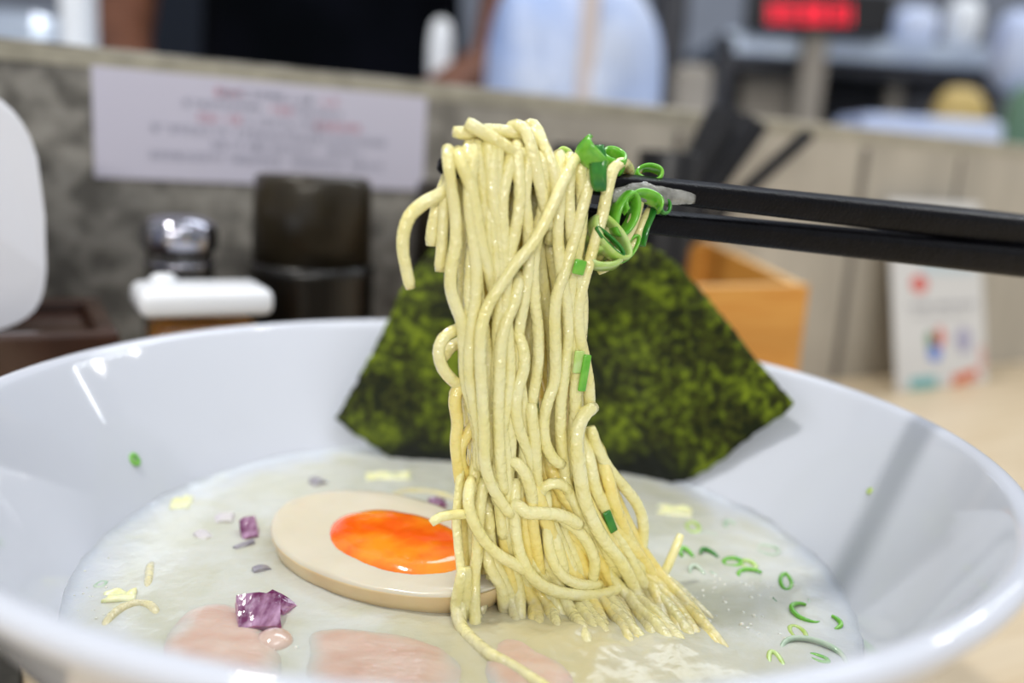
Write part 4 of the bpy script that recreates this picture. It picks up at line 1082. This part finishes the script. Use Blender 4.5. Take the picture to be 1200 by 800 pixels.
# glowing red characters (unreadable dot clusters)
for i in range(7):
    bm = bmesh.new(); x0 = 897+i*15
    for (gx, gz) in ((0, 0), (1, 0), (2, 0), (0, 1), (2, 1), (0, 2), (1, 2), (2, 2), (0, 3), (2, 3), (0, 4), (1, 4), (2, 4)):
        if (gx*3+gz*5+i*7) % 5 == 0: continue
        p_ = KY(x0+gx*4.2, 5+gz*4.8+(x0-897)*.02, 1.445)-dsp.location
        bmesh.ops.create_cube(bm, size=.0048, matrix=Matrix.Translation(p_))
    from_bm('red_character', bm, M_led, dsp, smooth=False)
# light things on the shelf and on the counter behind
M_ltblue = mat('pale_blue_plastic', (.42, .50, .74), .35, col2=(.6, .66, .82), scale=9)
drop('white_tub', 1040, 1100, 10, 62, 1.56, .07, M_ltblue, 'pale bluish tub on the steel shelf right of the display', 'tub', zbot=ZSH)
drop('pale_box', 1105, 1150, 0, 50, 1.55, .07, M_cloth, 'white rounded box on the steel shelf beside the pale tub', 'box', zbot=ZSH)
drop('floating_bag', 1156, 1225, 15, 108, 1.3, .09, M_ltblue, 'pale blue bag floating unsupported at the right edge of the view', 'bag')  # bag floats free behind the partition, nothing holds it up
drop('steel_ladle', 985, 1030, 30, 60, 1.56, .05, M_steel, 'rounded steel pan on the shelf under the display', 'pan', zbot=ZSH).name = 'steel_pan'
drop('mustard_tub', 1088, 1165, 104, 150, 1.2, .07, M_yellow, 'mustard yellow tub behind the pale tray at the right', 'tub', zbot=.10)
drop('green_bottle', 1170, 1230, 100, 175, 1.15, .05, M_greenp, 'dark green bottle behind the partition at the far right', 'bottle', zbot=.10)
kbox('pale_tray', 1010, 1178, 137, 185, .98, .12, M_ltblue, 'pale bluish tray just behind the partition at the right', 'tray', bev=.01, zbot=.10)
kbox('grey_machine', 772, 806, -60, 130, 1.7, .2, M_darksteel, 'dark grey machine between the blue bag and the shelf unit', 'machine', bev=.01, zbot=-.75)
kbox('beige_jug', 790, 835, 75, 150, 1.0, .06, M_beige, 'dull beige jug right of the blue bag', 'jug', bev=.012, zbot=.10)

# ------------------------------------------------------------------ lights
w = bpy.data.worlds.new('World'); S.world = w; w.use_nodes = True
bg = w.node_tree.nodes['Background']; bg.inputs[0].default_value = (.93, .96, 1, 1); bg.inputs[1].default_value = .52


def area(name, loc, target, sx, sy, power, col=(1, 1, 1), spread=180):
    l = bpy.data.lights.new(name, 'AREA'); l.shape = 'RECTANGLE'; l.size = sx; l.size_y = sy; l.energy = power; l.color = col; l.spread = math.radians(spread)
    o = bpy.data.objects.new(name, l); C.objects.link(o); o.location = loc
    o.rotation_euler = (Vector(target)-Vector(loc)).to_track_quat('-Z', 'Y').to_euler(); return o
LD = Vector((-.022, 0, .049)).normalized()
area('key_downlight', Vector((.06, 0, .05))+LD*1.25, (.06, 0, .05), .10, .10, 7.5, (1, .97, .92))
area('room_ceiling_light', (.5, -.5, 1.7), (0, 0, 0), .9, .6, 6, (.93, .96, 1))
area('kitchen_light', (.5, 1.3, 1.7), (.5, 1.3, 0), 1.6, .6, 16, (.85, .92, 1))
# ceiling lamps that glint on the glaze: hung where the bowl mirrors them
def glint(px, py, H=1.45):
    p = on_bowl(px, py); d = ray(px, py).normalized()
    a = Vector((p.x, p.y, 0)).normalized()
    z = p.z; slope = math.atan2(.0073, .011) if z > .0640 else math.atan2(.0065, .011)
    nrm = (-a*math.cos(slope)+Vector((0, 0, 1))*math.sin(slope)).normalized()
    r = d-nrm*2*d.dot(nrm)
    return p, r, p+r*((H-p.z)/max(r.z, .15))
for q in ((130, 453), (160, 415)):
    p, r, l = glint(*q); area('ceiling_spot_lamp', l, p, .09, .09, 1.6, (1, .98, .95))
T = [glint(*q) for q in ((138, 414), (94, 440), (120, 488))]
def tube(a, b, p):
    l = bpy.data.lights.new('fluorescent_tube', 'AREA'); l.shape = 'RECTANGLE'; l.size = (b-a).length; l.size_y = .035; l.energy = 2.2; l.color = (.92, .96, 1)
    o = bpy.data.objects.new('fluorescent_tube', l); C.objects.link(o); m = (a+b)/2
    X = (b-a).normalized(); Z = (m-p); Z = (Z-X*Z.dot(X)).normalized(); Y = Z.cross(X)
    o.matrix_world = Matrix(((X.x, Y.x, Z.x, m.x), (X.y, Y.y, Z.y, m.y), (X.z, Y.z, Z.z, m.z), (0, 0, 0, 1)))
tube(T[0][2], T[1][2], T[0][0]); tube(T[1][2], T[2][2], T[2][0])
area('ceiling_spot_lamp', (.75, .2, 1.4), (0, 0, .05), .05, .05, 1.0, (1, .98, .95))
area('diner_side_fill', (-.35, -2.6, .95), (0, 0, .08), .80, .22, 22, (1, .97, .90))  # unseen lamps added behind the camera for sheen on the noodles
area('diner_side_fill', (.55, -2.2, 1.25), (0, 0, .08), .60, .20, 12, (1, .98, .94))

# ------------------------------------------------------------------ camera
cam = bpy.data.cameras.new('cam'); co = bpy.data.objects.new('Camera', cam); C.objects.link(co); S.camera = co
cam.sensor_fit = 'HORIZONTAL'; cam.sensor_width = 36; cam.lens = 36*F/1200; cam.clip_start = .005; cam.clip_end = 50
fwd = Vector((0, math.cos(PITCH), -math.sin(PITCH))); up = Vector((0, math.sin(PITCH), math.cos(PITCH))); rt = Vector((1, 0, 0))
c_s, s_s = math.cos(ROLL), math.sin(ROLL)
xr = rt*c_s-up*s_s; yu = rt*s_s+up*c_s
co.matrix_world = Matrix((( xr.x, yu.x, -fwd.x, CAM.x), (xr.y, yu.y, -fwd.y, CAM.y), (xr.z, yu.z, -fwd.z, CAM.z), (0, 0, 0, 1)))
cam.dof.use_dof = True; cam.dof.focus_distance = .172; cam.dof.aperture_fstop = (.0315/.0050)
S.view_settings.view_transform = 'Standard'; S.view_settings.look = 'None'; S.view_settings.exposure = -.10; S.view_settings.gamma = 1; S.view_settings.use_curve_mapping = False
S.cycles.use_denoising = True; S.cycles.max_bounces = 8; S.cycles.diffuse_bounces = 6; S.cycles.transparent_max_bounces = 8
S.cycles.sample_clamp_indirect = 8
